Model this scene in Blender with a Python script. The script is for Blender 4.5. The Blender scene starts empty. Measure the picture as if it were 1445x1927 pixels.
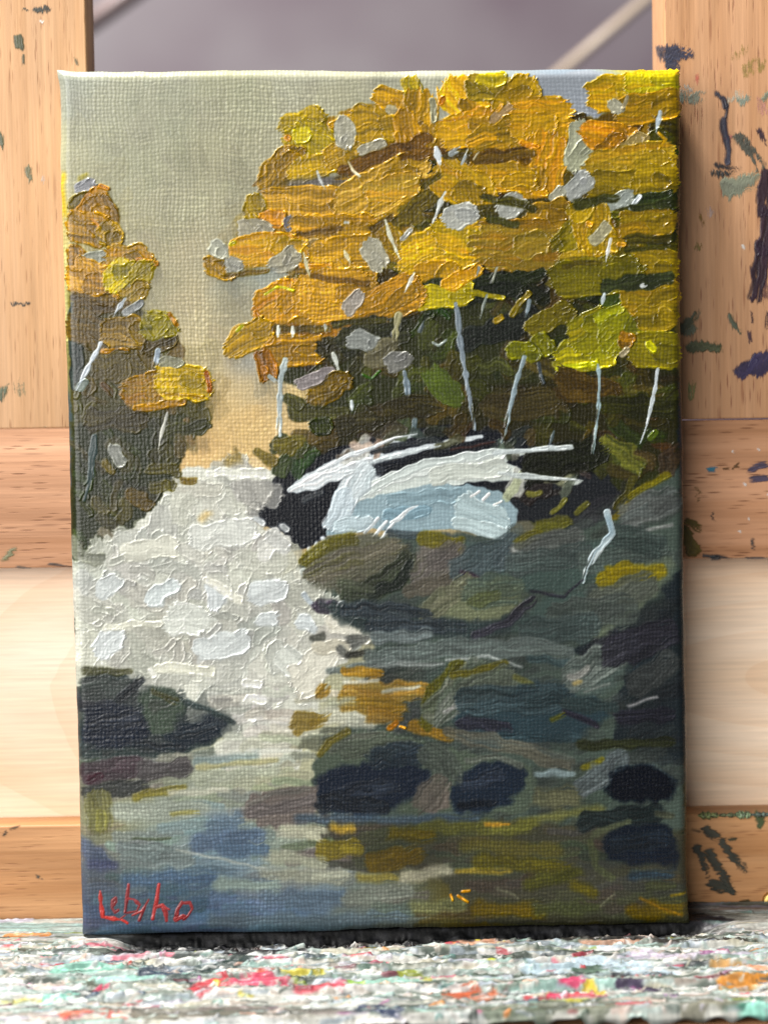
import bpy, math, random
import numpy as np
from mathutils import Matrix, Vector, Euler

# ---------------------------------------------------------------- camera, world, lamps, exposure
scene = bpy.context.scene
FPX = 3477.0                       # focal length in photograph pixels (1445 x 1927)
CAM_ROT = tuple(math.radians(a) for a in (87.1219427, 0.93930644, -1.98328684))
CAM_LOC = (-0.01182176, -0.38202599, 0.10669006)
cd = bpy.data.cameras.new('camera')
cam = bpy.data.objects.new('camera', cd)
scene.collection.objects.link(cam)
cam.location = CAM_LOC
cam.rotation_euler = Euler(CAM_ROT, 'XYZ')
cd.sensor_fit = 'VERTICAL'
cd.sensor_height = 24.0
cd.lens = FPX / 1927.0 * 24.0
cd.clip_start = 0.01
cd.clip_end = 30.0
cd.dof.use_dof = True
cd.dof.focus_distance = 0.382
cd.dof.aperture_fstop = 8.0
scene.camera = cam

w = bpy.data.worlds.new('World'); scene.world = w; w.use_nodes = True
w.node_tree.nodes['Background'].inputs[0].default_value = (0.80, 0.90, 1.0, 1)
w.node_tree.nodes['Background'].inputs[1].default_value = 0.12

def area(name, loc, target, sx, sy, power, col, spread=180):
    l = bpy.data.lights.new(name, 'AREA'); l.shape = 'RECTANGLE'; l.size = sx; l.size_y = sy
    l.energy = power; l.color = col; l.spread = math.radians(spread)
    o = bpy.data.objects.new(name, l); scene.collection.objects.link(o)
    o.location = loc
    o.rotation_euler = (Vector(target) - Vector(loc)).to_track_quat('-Z', 'Y').to_euler()
    return o
area('window_light_above', (-0.36, -0.07, 1.05), (0.02, 0.0, 0.0), 0.20, 0.20, 38.0, (1.0, 0.97, 0.92))
area('window_light_front', (-0.80, -1.30, 0.42), (0, 0, 0.09), 1.2, 1.0, 35.0, (1.0, 0.98, 0.95))
scene.view_settings.view_transform = 'Standard'
scene.view_settings.look = 'None'
scene.view_settings.exposure = 0.0
scene.view_settings.gamma = 1.0

CR = np.array(Euler(CAM_ROT, 'XYZ').to_matrix()); CC = np.array(CAM_LOC)
# ---------------------------------------------------------------- numpy paint engine
def project(X):
    q = (np.asarray(X, float) - CC) @ CR
    return 722.5 + FPX * q[..., 0] / -q[..., 2], 963.5 - FPX * q[..., 1] / -q[..., 2]
def on_plane(px, py, axis, val):
    """the point of the plane (axis = val) that lies on the sight line of a photograph pixel"""
    px = np.asarray(px, float); py = np.asarray(py, float)
    d = np.stack([(px - 722.5) / FPX, -(py - 963.5) / FPX, -np.ones_like(px)], -1) @ CR.T
    t = (val - CC[axis]) / d[..., axis]
    return CC + d * t[..., None]

_L = {}
def noise(x, y, seed=0):
    if seed not in _L: _L[seed] = np.random.RandomState(seed + 11).rand(256, 256).astype(np.float32)
    L = _L[seed]
    xi = np.floor(x); yi = np.floor(y); fx = x - xi; fy = y - yi
    xi = xi.astype(np.int64) & 255; yi = yi.astype(np.int64) & 255
    x1 = (xi + 1) & 255; y1 = (yi + 1) & 255
    fx = fx * fx * (3 - 2 * fx); fy = fy * fy * (3 - 2 * fy)
    return (L[yi, xi] * (1 - fx) + L[yi, x1] * fx) * (1 - fy) + (L[y1, xi] * (1 - fx) + L[y1, x1] * fx) * fy
def hx(s): return np.array([int(s[i:i + 2], 16) for i in (0, 2, 4)], float) / 255
def sstep(a, b, x):
    t = np.clip((x - a) / (b - a), 0, 1); return t * t * (3 - 2 * t)
def srgb2lin(c): return np.where(c <= 0.04045, c / 12.92, ((np.maximum(c, 0) + 0.055) / 1.055) ** 2.4)

# kind: thickness mm, edge ridge mm, bristle mm, edge softness px, dryness, streak contrast, weave kept, outline roughness
KIND = {
 'f': (.10, .60, .034, 1.2, .08, .36, .80, .8),   # foliage dab
 'g': (.10, .45, .030, 1.0, .10, .20, .55, .8),    # grey leaf dab
 't': (.12, .16, .060, .9, .42, .30, .25, .5),     # birch trunk
 'd': (.04, .10, .030, 2.2, .22, .34, .75, 1.2),   # dark foliage
 'r': (.03, .05, .050, 3.4, .26, .44, .80, 1.0),   # rock
 'w': (.02, .02, .028, 3.0, .28, .16, .95, 1.2),   # thin water
 'm': (.08, .34, .034, 3.0, .05, .06, .55, 1.1),   # foam dab
 'o': (.11, .22, .065, 1.4, .25, .16, .50, .8),    # pale log / boulder
 's': (.12, .14, .030, .9, .12, .26, .05, .5),     # signature
 'b': (.06, .10, .050, 2.0, .30, .25, .70, 1.0),   # edge scumble
}
class Sheet:
    def __init__(s, PX, PY, rngseed=1):
        s.PX, s.PY = PX, PY; h, w = PX.shape
        s.C = np.zeros((h, w, 3), np.float32); s.Z = np.zeros((h, w), np.float32)
        s.W = np.ones((h, w), np.float32); s.ID = np.zeros((h, w), np.int32)
        s.A = np.zeros((h, w), np.float32)
        s.n = 0; s.rng = np.random.RandomState(rngseed)
        s.colmin = PX.min(0); s.colmax = PX.max(0); s.rowmin = PY.min(1); s.rowmax = PY.max(1)
    def box(s, x0, x1, y0, y1):
        c = np.nonzero((s.colmax >= x0) & (s.colmin <= x1))[0]; r = np.nonzero((s.rowmax >= y0) & (s.rowmin <= y1))[0]
        if len(c) < 2 or len(r) < 2: return None
        return slice(r[0], r[-1] + 1), slice(c[0], c[-1] + 1)
    def poly(s, pts, col, soft=3.0, rough=4.0, a=1.0, wk=None, zk=0.0):
        P = np.array(pts, float).reshape(-1, 2)
        b = s.box(P[:, 0].min() - 20, P[:, 0].max() + 20, P[:, 1].min() - 20, P[:, 1].max() + 20)
        if b is None: return
        x = s.PX[b]; y = s.PY[b]
        x = x + (noise(x / 14, y / 14, 3) - .5) * rough * 2 + (noise(x / 4, y / 4, 4) - .5) * rough * .8
        y = y + (noise(x / 14, y / 14, 5) - .5) * rough * 2
        ins = np.zeros(x.shape, bool); dist = np.full(x.shape, 1e9)
        n = len(P)
        for i in range(n):
            ax, ay = P[i]; bx, by = P[(i + 1) % n]
            cond = (ay > y) != (by > y)
            if by != ay: ins ^= cond & (x < (bx - ax) * (y - ay) / (by - ay) + ax)
            dx, dy = bx - ax, by - ay; L = dx * dx + dy * dy + 1e-9
            t = np.clip(((x - ax) * dx + (y - ay) * dy) / L, 0, 1)
            dist = np.minimum(dist, np.hypot(x - ax - t * dx, y - ay - t * dy))
        sd = np.where(ins, dist, -dist)
        al = sstep(-soft, soft, sd) * a
        c = hx(col)
        s.C[b] = s.C[b] * (1 - al[..., None]) + c * al[..., None]
        if wk is not None: s.W[b] = s.W[b] * (1 - al) + wk * al
        s.Z[b] += zk * al
    def stroke(s, k, col, w, pts, taper=0.0, col2=None, own=True, alpha=.97, thick=1.0, dry=None, wk=None, soft=None):
        t_, ridge, bri, sf, dr, sc, wkk, rg = KIND[k]
        if k == 'r': alpha = min(alpha, .88)
        if k == 'w': alpha = min(alpha, .86)
        if dry is not None: dr = dry
        if wk is not None: wkk = wk
        if soft is not None: sf = soft
        t_ *= thick; ridge *= thick
        if k == 'f' and w > 18:
            w = w * 1.40; P_ = np.array(pts, float).reshape(-1, 2); pts = list((P_.mean(0) + (P_ - P_.mean(0)) * .80).ravel())
        elif k in 'drg' and w > 18: w = w * 1.12
        P = np.array(pts, float).reshape(-1, 2)
        if len(P) == 1 or np.ptp(P, 0).max() < .3: P = np.vstack([P[:1], P[:1] + [[.6, .2]]])
        r0 = w / 2.0
        b = s.box(P[:, 0].min() - w, P[:, 0].max() + w, P[:, 1].min() - w, P[:, 1].max() + w)
        if b is None: return 0
        sd = s.rng.randint(1, 200) * 7.3
        x = s.PX[b]; y = s.PY[b]
        am = min(.13 * w + 1.0, 5.5) * rg
        wx = (noise(x / 22 + sd, y / 22, 6) - .5) * 2.6 * am + (noise(x / 6 + sd, y / 6, 7) - .5) * .45 * am
        wy = (noise(x / 22 + sd, y / 22 + 40, 8) - .5) * 2.6 * am + (noise(x / 6 + sd, y / 6 + 9, 9) - .5) * .45 * am
        x = x + wx; y = y + wy
        best = np.full(x.shape, 1e9); S = np.zeros(x.shape); D = np.zeros(x.shape); over = np.zeros(x.shape)
        acc = 0.0; nseg = len(P) - 1
        Ls = np.hypot(*(P[1:] - P[:-1]).T); LT = Ls.sum()
        for i in range(nseg):
            ax, ay = P[i]; dx, dy = (P[i + 1] - P[i]) / max(Ls[i], 1e-6)
            al = (x - ax) * dx + (y - ay) * dy; pe = -(x - ax) * dy + (y - ay) * dx
            tc = np.clip(al, 0, Ls[i])
            dd = np.hypot(al - tc, pe)
            m = dd < best
            best = np.where(m, dd, best); S = np.where(m, acc + tc, S); D = np.where(m, pe, D)
            ov = np.where((i == 0) & (al < 0), -al, np.where((i == nseg - 1) & (al > Ls[i]), al - Ls[i], 0))
            over = np.where(m, ov, over); acc += Ls[i]
        sn = S / max(LT, 1e-6)
        r = r0 * (1 - taper * np.abs(sn - .35) * 1.4)
        if k in 'ts': r = r * (.55 + 1.0 * noise(S / 11 + sd, S * 0 + sd, 17))
        if taper > 0 or k in 'ts': r = np.maximum(r, .9)
        # bristle coordinate bends a little so rows of hairs are not ruled lines
        bend = (noise(S / 30 + sd, D / 30 + 3, 10) - .5) * 5
        hair = noise((D + bend) / 2.5 + sd * 3, (S + over) / 40 + sd, 12) * .65 + noise((D + bend) / 5.5 + sd, (S + over) / 45, 13) * .35
        rag = (hair - .5) * r0 * .55
        lobed = np.where(best > np.abs(D) + .01, np.hypot(best, 0), np.abs(D))
        PW = 2.15
        q = ((np.abs(D) / r) ** PW + (np.maximum(over + rag * (over > 0), 0) / r) ** PW) ** (1 / PW)
        q = np.where(over > 0, q, np.maximum(lobed, 1e-3) / r)
        e = (1 - q) * r
        al = sstep(-sf, sf, e)
        if dr > 0:
            dd = dr * (.4 + 1.2 * sstep(.35, 1.0, sn) + .5 * sstep(.6, 1., q))
            al = al * sstep(dd - .18, dd + .1, hair + .12)
        al = al * alpha
        jb = s.rng.uniform(.90, 1.10) if k in 'fd' and w > 16 else 1.0
        c = jb * hx(col) * (np.array([.85, .90, .78]) if k == 'f' else np.array([1.10, 1.06, .98]) if k == 'd' else .92 if k == 'r' else 1.0); c2 = hx(col2) if col2 else (c * .68 + .06 if k == 'r' and c.mean() > .3 else c * np.array([.60, .63, .5]) if k == 'f' and w > 18 else c * (.80 if c.mean() > .25 else 1.25) + .01)
        mixv = np.clip((noise(D / 6 + sd, S / 55 + sd, 14) - .5) * 1.6 + (hair - .5) * 1.1 + .3, 0, 1)[..., None] * (1.0 if col2 else .85 if k in 'rdf' else .55)
        cc = c * (1 - mixv) + c2 * mixv
        cc = cc * (1 + sc * (hair - .5)[..., None])
        if k == 'r': g_ = cc.mean(-1, keepdims=True); cc = g_ + (cc - g_) * (.72 if max(c) - min(c) < .2 else .95)
        A = al[..., None]
        s.C[b] = s.C[b] * (1 - A) + cc * A
        rn = sstep(.28, .75, noise(x / 9 + sd, y / 9, 15))
        rid = ridge * np.exp(-((e - 1.9) / 1.5) ** 2) * rn * (.5 + .9 * sstep(.3, 1, sn))
        rid += .16 * ridge * np.exp(-((noise(D / 15 + sd, S / 34, 16) - .5) / .022) ** 2) * sstep(.0, 4., e) * (w > 22)
        if k in 'fgmot':        # highlights painted in: colour lifted a little along the raised rim
            lift = (np.clip(rid / max(ridge, 1e-6), 0, 1) * al * .30)[..., None]
            s.C[b] = s.C[b] * (1 - lift) + np.clip(c * 1.25 + .10, 0, .97) * lift
        s.Z[b] = s.Z[b] * (1 - .82 * al) + al * (t_ * sstep(-.5, 3.0, e) + bri * (hair - .5) * 2) + rid * sstep(-2.5, 0, e) * (alpha > .6)
        s.W[b] = s.W[b] * (1 - al) + wkk * al
        s.A[b] = np.maximum(s.A[b], al)
        if own:
            s.n += 1
            idb = s.ID[b]; idb[al > .5] = s.n; s.ID[b] = idb
            return s.n
        idb = s.ID[b]; idb[al > .5] = 0; s.ID[b] = idb
        return 0
    def sample(s, x, y):
        b = s.box(x - 3, x + 3, y - 3, y + 3)
        if b is None: return None
        return s.C[b].reshape(-1, 3).mean(0)
    def auto(s, poly, n, k, wr, lr, ang, jit=.05, spread=25, shift=12, own=False, alpha=.85, sat=None, **kw):
        P = np.array(poly, float).reshape(-1, 2); R = s.rng
        x0, y0 = P.min(0); x1, y1 = P.max(0); cnt = 0; tries = 0; out = []
        while cnt < n and tries < n * 20:
            tries += 1
            x = R.uniform(x0, x1); y = R.uniform(y0, y1); ins = False
            for i in range(len(P)):
                ax, ay = P[i]; bx, by = P[(i + 1) % len(P)]
                if (ay > y) != (by > y) and x < (bx - ax) * (y - ay) / (by - ay) + ax: ins = not ins
            if not ins: continue
            cnt += 1
            c = s.sample(x + R.uniform(-shift, shift), y + R.uniform(-shift, shift))
            if c is None: continue
            c = np.clip(c * (1 + R.uniform(-jit, jit) * 2) + R.uniform(-jit, jit, 3) * .35, .02, .98)
            a = math.radians(ang + R.uniform(-spread, spread)); L = R.uniform(*lr); ww = R.uniform(*wr)
            dx, dy = math.cos(a) * L / 2, math.sin(a) * L / 2; kx = R.uniform(-.25, .25) * L
            i_ = s.stroke(k, '%02x%02x%02x' % tuple(int(v * 255) for v in c), ww,
                     [x - dx, y - dy, x - dy / L * kx * 2, y + dx / L * kx, x + dx, y + dy], own=own, alpha=alpha, **kw)
            out.append(i_)
        return out
# ---------------------------------------------------------------- what is painted on the canvas (photograph pixel coordinates)
BASE = [  # colour field under everything: x y colour
(115,135,'b4b8ac'),(300,135,'acac98'),(600,135,'acac98'),(800,135,'b0b09c'),(1080,135,'929ca2'),(160,190,'a2a28c'),(260,200,'a6a68e'),(240,300,'a6a68c'),(420,180,'a4a48a'),(420,300,'a6a488'),(620,175,'a6a48b'),(330,420,'a5a388'),(420,400,'a6a388'),(350,470,'aca487'),(360,560,'b1a888'),(300,540,'a7a285'),(480,330,'a3a189'),(470,570,'9fa193'),(420,610,'bbb08c'),(380,690,'bfb48e'),(470,740,'cdb98c'),(430,800,'dcc08a'),(370,830,'d9b983'),(480,800,'d8bc86'),(570,740,'bfae88'),(580,805,'c8b080'),(470,520,'9ca092'),(490,700,'9b9f9a'),(440,860,'d9bd88'),
(115,300,'b4b294'),(110,450,'b4aa78'),(120,600,'8a8650'),(130,700,'7d7c50'),(135,800,'4a5658'),(140,900,'3a474c'),(140,1000,'3c4546'),
(800,1600,'4e4a30'),(1000,1600,'423f24'),(1150,1540,'3a3e34'),(1270,1300,'2b3032'),(1285,1600,'3c3f30'),(1100,1700,'46421e'),(900,1700,'564c20'),(700,1700,'69706a'),(560,1700,'5d7086'),(400,1720,'5a6c80'),(250,1740,'4c5c68'),(165,1700,'484e5c'),(180,1620,'5a6068'),(300,1600,'84908c'),(300,1520,'949a8c'),(450,1480,'a3a592'),(520,1420,'b4b297'),(600,1560,'a0a08c'),(560,1640,'94998e'),(430,1570,'66788c'),(200,1560,'8a886a'),(480,1380,'b3b193'),(160,1400,'4a4f4c'),(1270,1000,'3c4240'),(1285,800,'30363a'),(1275,600,'6a5f30'),(1275,350,'6c6020'),(1275,150,'c0ac20'),(1285,1730,'40421c'),(700,1755,'545e60'),(1000,1745,'4a4c38'),(260,1440,'6a6566'),(420,1430,'969a8c'),
]
POLY = [ # colour softness roughness points
('8f949a',5,5,'1003 145 1110 130 1150 140 1105 170 1110 200 1150 225 1140 240 1095 240 1090 335 1060 330 1055 240 1000 195'),
('45421e',6,7,'135 560 240 555 330 640 335 700 395 700 392 760 350 850 330 900 300 955 270 990 215 1020 160 1050 130 1000'),
('343826',6,7,'135 800 300 790 385 800 345 850 330 900 300 955 270 990 215 1020 160 1052 130 1000'),
('5c4b12',4,7,'560 480 640 320 830 240 900 250 1262 200 1272 700 1100 720 900 560 760 560 640 600 560 560'),
('8c701e',3,8,'560 250 620 225 680 200 760 180 830 250 900 170 1040 190 1060 330 1140 260 1262 180 1268 560 1180 600 1080 640 1050 690 1010 560 850 540 760 560 700 600 640 680 500 700 470 640 480 560 600 520 480 490 400 500 440 460 480 380 600 390 650 330'),
('6a5414',6,7,'760 300 840 290 1000 300 1000 400 1260 380 1262 420 1050 430 1000 400 850 420 760 430'),
('35371f',4,6,'500 690 520 615 600 690 660 620 760 570 850 520 1000 500 1080 560 1272 520 1276 880 1180 940 1080 985 1000 985 940 935 840 910 560 900 525 880 540 830 590 800 560 745 620 735 520 720'),
('32301c',6,6,'600 780 900 730 1276 700 1276 880 1000 880 900 830 600 880'),
('cccdc2',3,6,'400 878 515 885 532 900 500 925 470 950 468 965 480 985 540 1020 560 1060 590 1140 600 1160 704 1190 650 1240 600 1280 600 1340 560 1450 440 1450 400 1420 440 1370 330 1305 270 1295 250 1258 140 1262 135 1030 165 1052 215 1022 290 960 330 900 350 880'),
('4d5650',5,6,'560 1060 620 1010 850 1000 960 1015 1100 960 1180 930 1280 880 1284 1100 1290 1560 700 1560 590 1500 590 1430 640 1380 700 1250 700 1190 600 1150 570 1090'),
('1c1f26',2,4,'466 955 478 938 500 925 512 903 530 885 560 862 640 838 740 812 860 800 940 815 1000 830 1130 845 1140 900 1120 950 1010 985 975 975 940 925 700 905 640 950 612 975 618 1010 580 1030 552 1040 530 1000 490 985 470 980'),
('2c2e31',4,6,'900 915 960 905 1060 860 1130 870 1170 930 1080 985 1000 980 975 985 940 930'),
('2b3134',4,4,'1285 1070 1262 1085 1200 1150 1130 1200 1060 1230 1180 1240 1150 1400 1250 1440 1290 1440'),
('44443a',8,8,'560 1540 900 1540 1286 1560 1288 1735 860 1740 840 1660 640 1620 590 1590'),
('3e4645',3,4,'152 1262 250 1255 275 1290 330 1300 360 1322 437 1352 438 1372 400 1400 350 1415 300 1425 152 1425'),
('cdd4d6',2,3,'541 922 575 892 650 856 720 831 784 812 782 821 730 838 692 852 700 858 760 846 830 830 914 815 905 825 820 843 760 860 700 874 655 893 600 915 560 931'),
('c9d0d2',2,3,'655 890 640 912 628 945 612 985 618 1008 690 1000 722 935 705 910 725 885 700 872'),
('cdd4ce',2,3,'640 955 700 912 780 880 850 862 960 848 1025 845 960 860 950 870 1000 888 1095 905 1085 911 1000 907 920 905 800 918 700 948 660 962'),
('93a5ab',2,3,'612 985 628 960 700 935 800 913 880 912 940 925 975 958 972 985 945 1018 900 1005 850 993 750 1005 700 992 640 1006 616 1008'),
]
# k colour width x y x y ...   (t=taper, /colour2)
S1 = '''
f b0902a 34 545 240 600 222
f c4a41a 62 572 262 612 288
f d8bc18 20 560 255 575 252
f d29020 14 540 262
f b2872c 46 510 340 548 300
f c19826 34 556 325 648 296
f be9338 40 625 298 700 256
f c8962a 14 622 235 668 220
f cfa012 52 680 232 752 226
f dba214 34 718 182 752 198
g a29b82 20 734 206
f c0a030 28 775 155 775 192
f cd9820 56 788 200 778 272
f c8921e 34 762 225 768 262
g a4a396 38 645 242 650 262
g a29f90 22 685 283 715 270
g 9b9a84 13 812 192 815 225
d 5c480e 24 650 318 800 262
d 4a3a0c 26 760 285 850 288
w 64605f 20 552 348 655 340
f b6892e 48 500 380 700 384 /c49a45
f b78d30 72 665 392 780 335 /c8a458
f bf9848 32 700 360 780 345 /b08428
f bf9a22 30 480 380 482 410
f d6901c 24 500 408 524 414
g a19d8c 40 472 436 500 440
g 77767a 26 552 420 553 428
g b4b8ba 8 556 416 556 426
g 8f7c5c 24 596 420
f b0851e 56 570 440 700 444 /c0932e
g 9a8862 26 592 462
f c9981a 44 445 472 560 468 /bb8a1a
f e4cc20 8 436 460 442 457
f be902c 32 398 500 428 508
g a3a496 30 408 468 415 474
g 9a9a92 32 441 502
g 9f9c8d 34 522 498 545 484
w 969b94 18 460 520 515 512
f b58820 50 600 488 700 470 /c79c34
f d8951c 10 566 498 622 502
f b4934a 26 618 516 700 522 /a87e22
d 4a4414 34 770 405 822 360
d 50460f 20 800 345 850 335
f 9c7c20 36 720 440 770 470 /7d6414
f c99f16 72 792 488 880 452 /d8ac24
f cda71e 60 850 440 905 450 /b98e14
f d39c1c 30 795 515 850 508
f c9981a 24 830 525 850 505
f d5a018 54 858 172 884 204 /e0ac22
f b2923c 38 892 160 950 165
f d0b022 22 910 146 945 150
f c99c1a 46 958 195 988 170
f cf9c1c 52 850 248 915 236 /c08c18
f e09018 12 830 192 834 186
g a08a6a 24 932 226 958 206
f e0a21c 10 936 206 942 198
f a27e16 50 905 275 970 248 /b98e18
f d4a012 70 1002 226 1034 226 /c99410
f ca961c 66 1028 285 1012 345 /b88418
f ee9c10 12 982 268 1010 276
f e8a412 16 1008 362 1024 364
f b78d1e 42 892 328 995 338 /a07a18
f b28c1c 58 842 332 900 368 /a07c1a
d 4f400e 26 895 300 985 292
g a9ab97 48 1094 252 1088 300
g a5a790 30 1080 305 1100 280
f c09a1e 48 1128 178 1195 165 /a8841a
f c9b222 46 1200 158 1268 148 /b89a18
f b88f1c 42 1172 215 1265 190 /a07a1c
g a09f90 22 1155 196 1162 205
g a09880 7 1180 182 1172 204
f d09420 40 1112 250 1175 262 /c08420
f d6961c 26 1130 285 1158 262
g 9c8c60 30 1176 284 1204 262
f b3903a 56 1122 320 1245 300 /9c7a24
f a5872c 38 1122 348 1200 345
f a58620 48 1215 342 1250 340
f d6a21c 6 1238 250 1252 262 1240 280
d 37351a 26 905 395 1060 388
d 34361a 24 1060 385 1255 388
g a5a8a5 34 1080 362 1098 338
g a7a798 19 1042 372 1054 358
g 9aa09a 32 1146 385 1176 372
f 4a5038 30 1208 388 1252 378
g d4dce0 9 1188 392 1202 370
g a6a8a2 42 955 392 966 384
g a8aaa6 40 855 412 878 404
f b78b34 42 1012 408 1058 402
f a88840 70 925 465 1018 462 /8c6c22
f a8901e 36 1060 458 1080 436
f b6921e 56 1112 405 1122 462 /9a7c18
f c09a1c 30 1085 400 1105 385
g a09c84 22 1116 450 1140 428
f aa8a1e 42 1185 424 1250 415 /8c7018
d 3c3a12 20 1182 455 1250 450
f c09a3c 20 1058 484 1100 480
f 9c8022 44 1205 490 1258 500 /7c6818
f 84761e 52 1058 525 1188 512 /6c6416
f e2a018 10 1107 420 1112 424
f e0a018 10 1165 458 1174 460
f e09c1c 11 1178 541 1200 534
d 242a1c 30 790 545 1010 520
d 22281e 40 870 560 960 545
f b8a012 34 785 562 880 552 /c8b420
f b09a18 12 880 548 945 560
f d29a14 20 836 538 905 506 /b88818
f bf8c16 60 515 580 550 560 /b07c1c
f dd930e 12 484 588 490 600
f e6d828 5 500 553 522 540 554 546
f b0822a 70 590 560 670 548 /c0963a
f ae8228 56 690 590 770 552 /c09030
g 9a948c 25 656 578 674 560
f b28a18 42 442 650 498 622 /c09a20
f e6da12 7 447 622 455 614
f a97e16 44 515 665 598 655 /b88c20
d 6a5210 18 522 620 618 620
f b4780c 30 494 672 502 700
d 2f2f1c 40 620 655 735 665
d 2b2e20 50 660 640 745 620
w c0ac80 26 550 738 600 745
g 8a8484 22 565 724 618 702
f 8a6c10 32 592 748 648 716
d 3a3c24 24 560 775 640 782
d 36381f 20 540 752 560 760
f 3c3e1c 24 598 802 612 800
g 898c88 36 676 642 704 648
d 5c5c50 30 705 672 735 655
g 7c7c78 30 740 682 758 674
t 9c9878 11 750 592 742 640
t 76828a 10 762 700 768 745
t 6e7c80 9 781 788 777 812
t 60686a 7 790 622 798 604
g 8c9490 5 815 645 824 650 838 640
d 434f28 40 818 710 848 742
g 3c5a22 5 682 705 700 712 716 698
d 2d2b17 38 740 772 805 765
d 323120 34 650 800 700 790
d 3a4028 30 530 838 562 846
d 5d5a2a 28 532 842 562 832
d 3c4632 26 528 884 535 865
d 6b6438 18 484 852 512 872
w 8a7a4c 16 430 868 450 862
w 88784a 10 442 846 446 856
d 1f2322 40 880 640 1010 600
f 988018 13 962 592 994 552
f a88818 14 932 602 940 596
f 80701a 32 1002 612 1070 586 /68601c
f 8c8420 26 968 658 1004 660
f 857c1c 28 1018 640 1026 652
d 40452a 24 912 690 950 692
f a6981c 46 1064 676 1140 660 /b8ac24
f a4961c 50 1094 634 1130 612 /8c8018
f b8ae1c 34 1140 600 1175 585
f 9c9220 48 1150 640 1204 600 /84801c
f e2d814 10 1048 692 1122 685
f a08222 46 1192 560 1260 556 /8c7020
f a8882c 38 1212 600 1260 592
f 8c7c18 52 1205 655 1262 662 /706618
f d8c810 14 1218 650 1226 656
f bc861c 20 1174 640 1182 644
g a0967c 15 1170 664 1176 660
d 2c3224 26 1145 535 1255 525
d 333020 44 930 765 1040 758
d 393119 50 1070 720 1140 745
d 26280f 40 1150 760 1255 770
g 4a5054 7 1012 682 1022 720
d 5e6236 40 1148 845 1196 876 /454a28
f 6a7430 13 1222 822 1230 814
d 22251c 60 1010 880 1110 850
d 5a4610 12 660 306 720 288 
d 54420f 16 760 296 815 286
d 463f12 13 840 296 880 286
d 50430f 14 895 300 1005 288
d 4a4414 19 750 420 800 370
d 44400f 14 800 350 822 330
d 3a3a18 16 912 372 1000 390
d 35371b 14 920 410 970 424
d 33361c 16 1085 385 1160 372
d 2f3420 16 1190 392 1258 386
d 4a4614 10 1060 500 1130 494
d 3c3d16 10 1180 470 1255 462
d 5e4c12 12 590 520 690 534
d 5a4a12 10 560 440 640 430
d 4e4312 12 700 430 735 410
d 4c4414 13 520 616 620 622
d 3a3a1c 16 630 610 720 600
d 54480f 9 430 516 500 512
'''
S2 = '''
t c9d0d4 13 820 278 832 322 t
t 9aa0a0 11 848 290 862 280
t b8c0c4 5 868 308 882 282
t b0a890 4 890 300 900 286
t c8ccca 9 837 362 822 402 806 440 t
t cacab8 8 725 415 738 455 752 488 t
t c0b898 6 647 472 660 498 t
t ccc8a8 6 570 476 580 510 587 540 t
t c0c4c0 5 597 322 603 338 613 356
t d8cfae 4 655 304 664 320 676 332
g a09e90 34 700 468 712 492
g a0a09a 11 756 448 772 433
t c0c4c0 6 650 418 660 418
t cac8bc 7 778 513 762 550 t
t c0ccd4 10 1240 210 1232 250 t
t d2d2cc 8 1148 450 1139 495 t
t 8a9290 5 900 504 896 522
t 9a9c90 5 933 505 925 532
t 7f8680 5 916 555 902 600 t
t 8d9aa0 9 994 566 990 594
t c8d2d8 9 1136 552 1132 577 t
t c4c8c6 7 1208 538 1214 536
t 88929a 9 858 572 866 640 880 730 893 808
t 8e9ca2 8 985 672 970 722 956 780 946 832
t a4b8be 7 1125 686 1127 750 1121 800 1115 852
t ccd4d8 9 1237 695 1228 750 1215 800 1203 836 t
t aab4b4 11 536 676 528 712 526 760 525 820
t aab4b4 7 508 708 524 722
t d0d4cc 7 523 614 524 632
t d0d4cc 7 551 616 551 632
t c8ccc4 7 611 612 614 624
t b8bcb4 7 627 666 636 692
t c0c8cc 7 661 756 663 770
t 5c6668 5 1042 812 1034 840
'''
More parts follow.
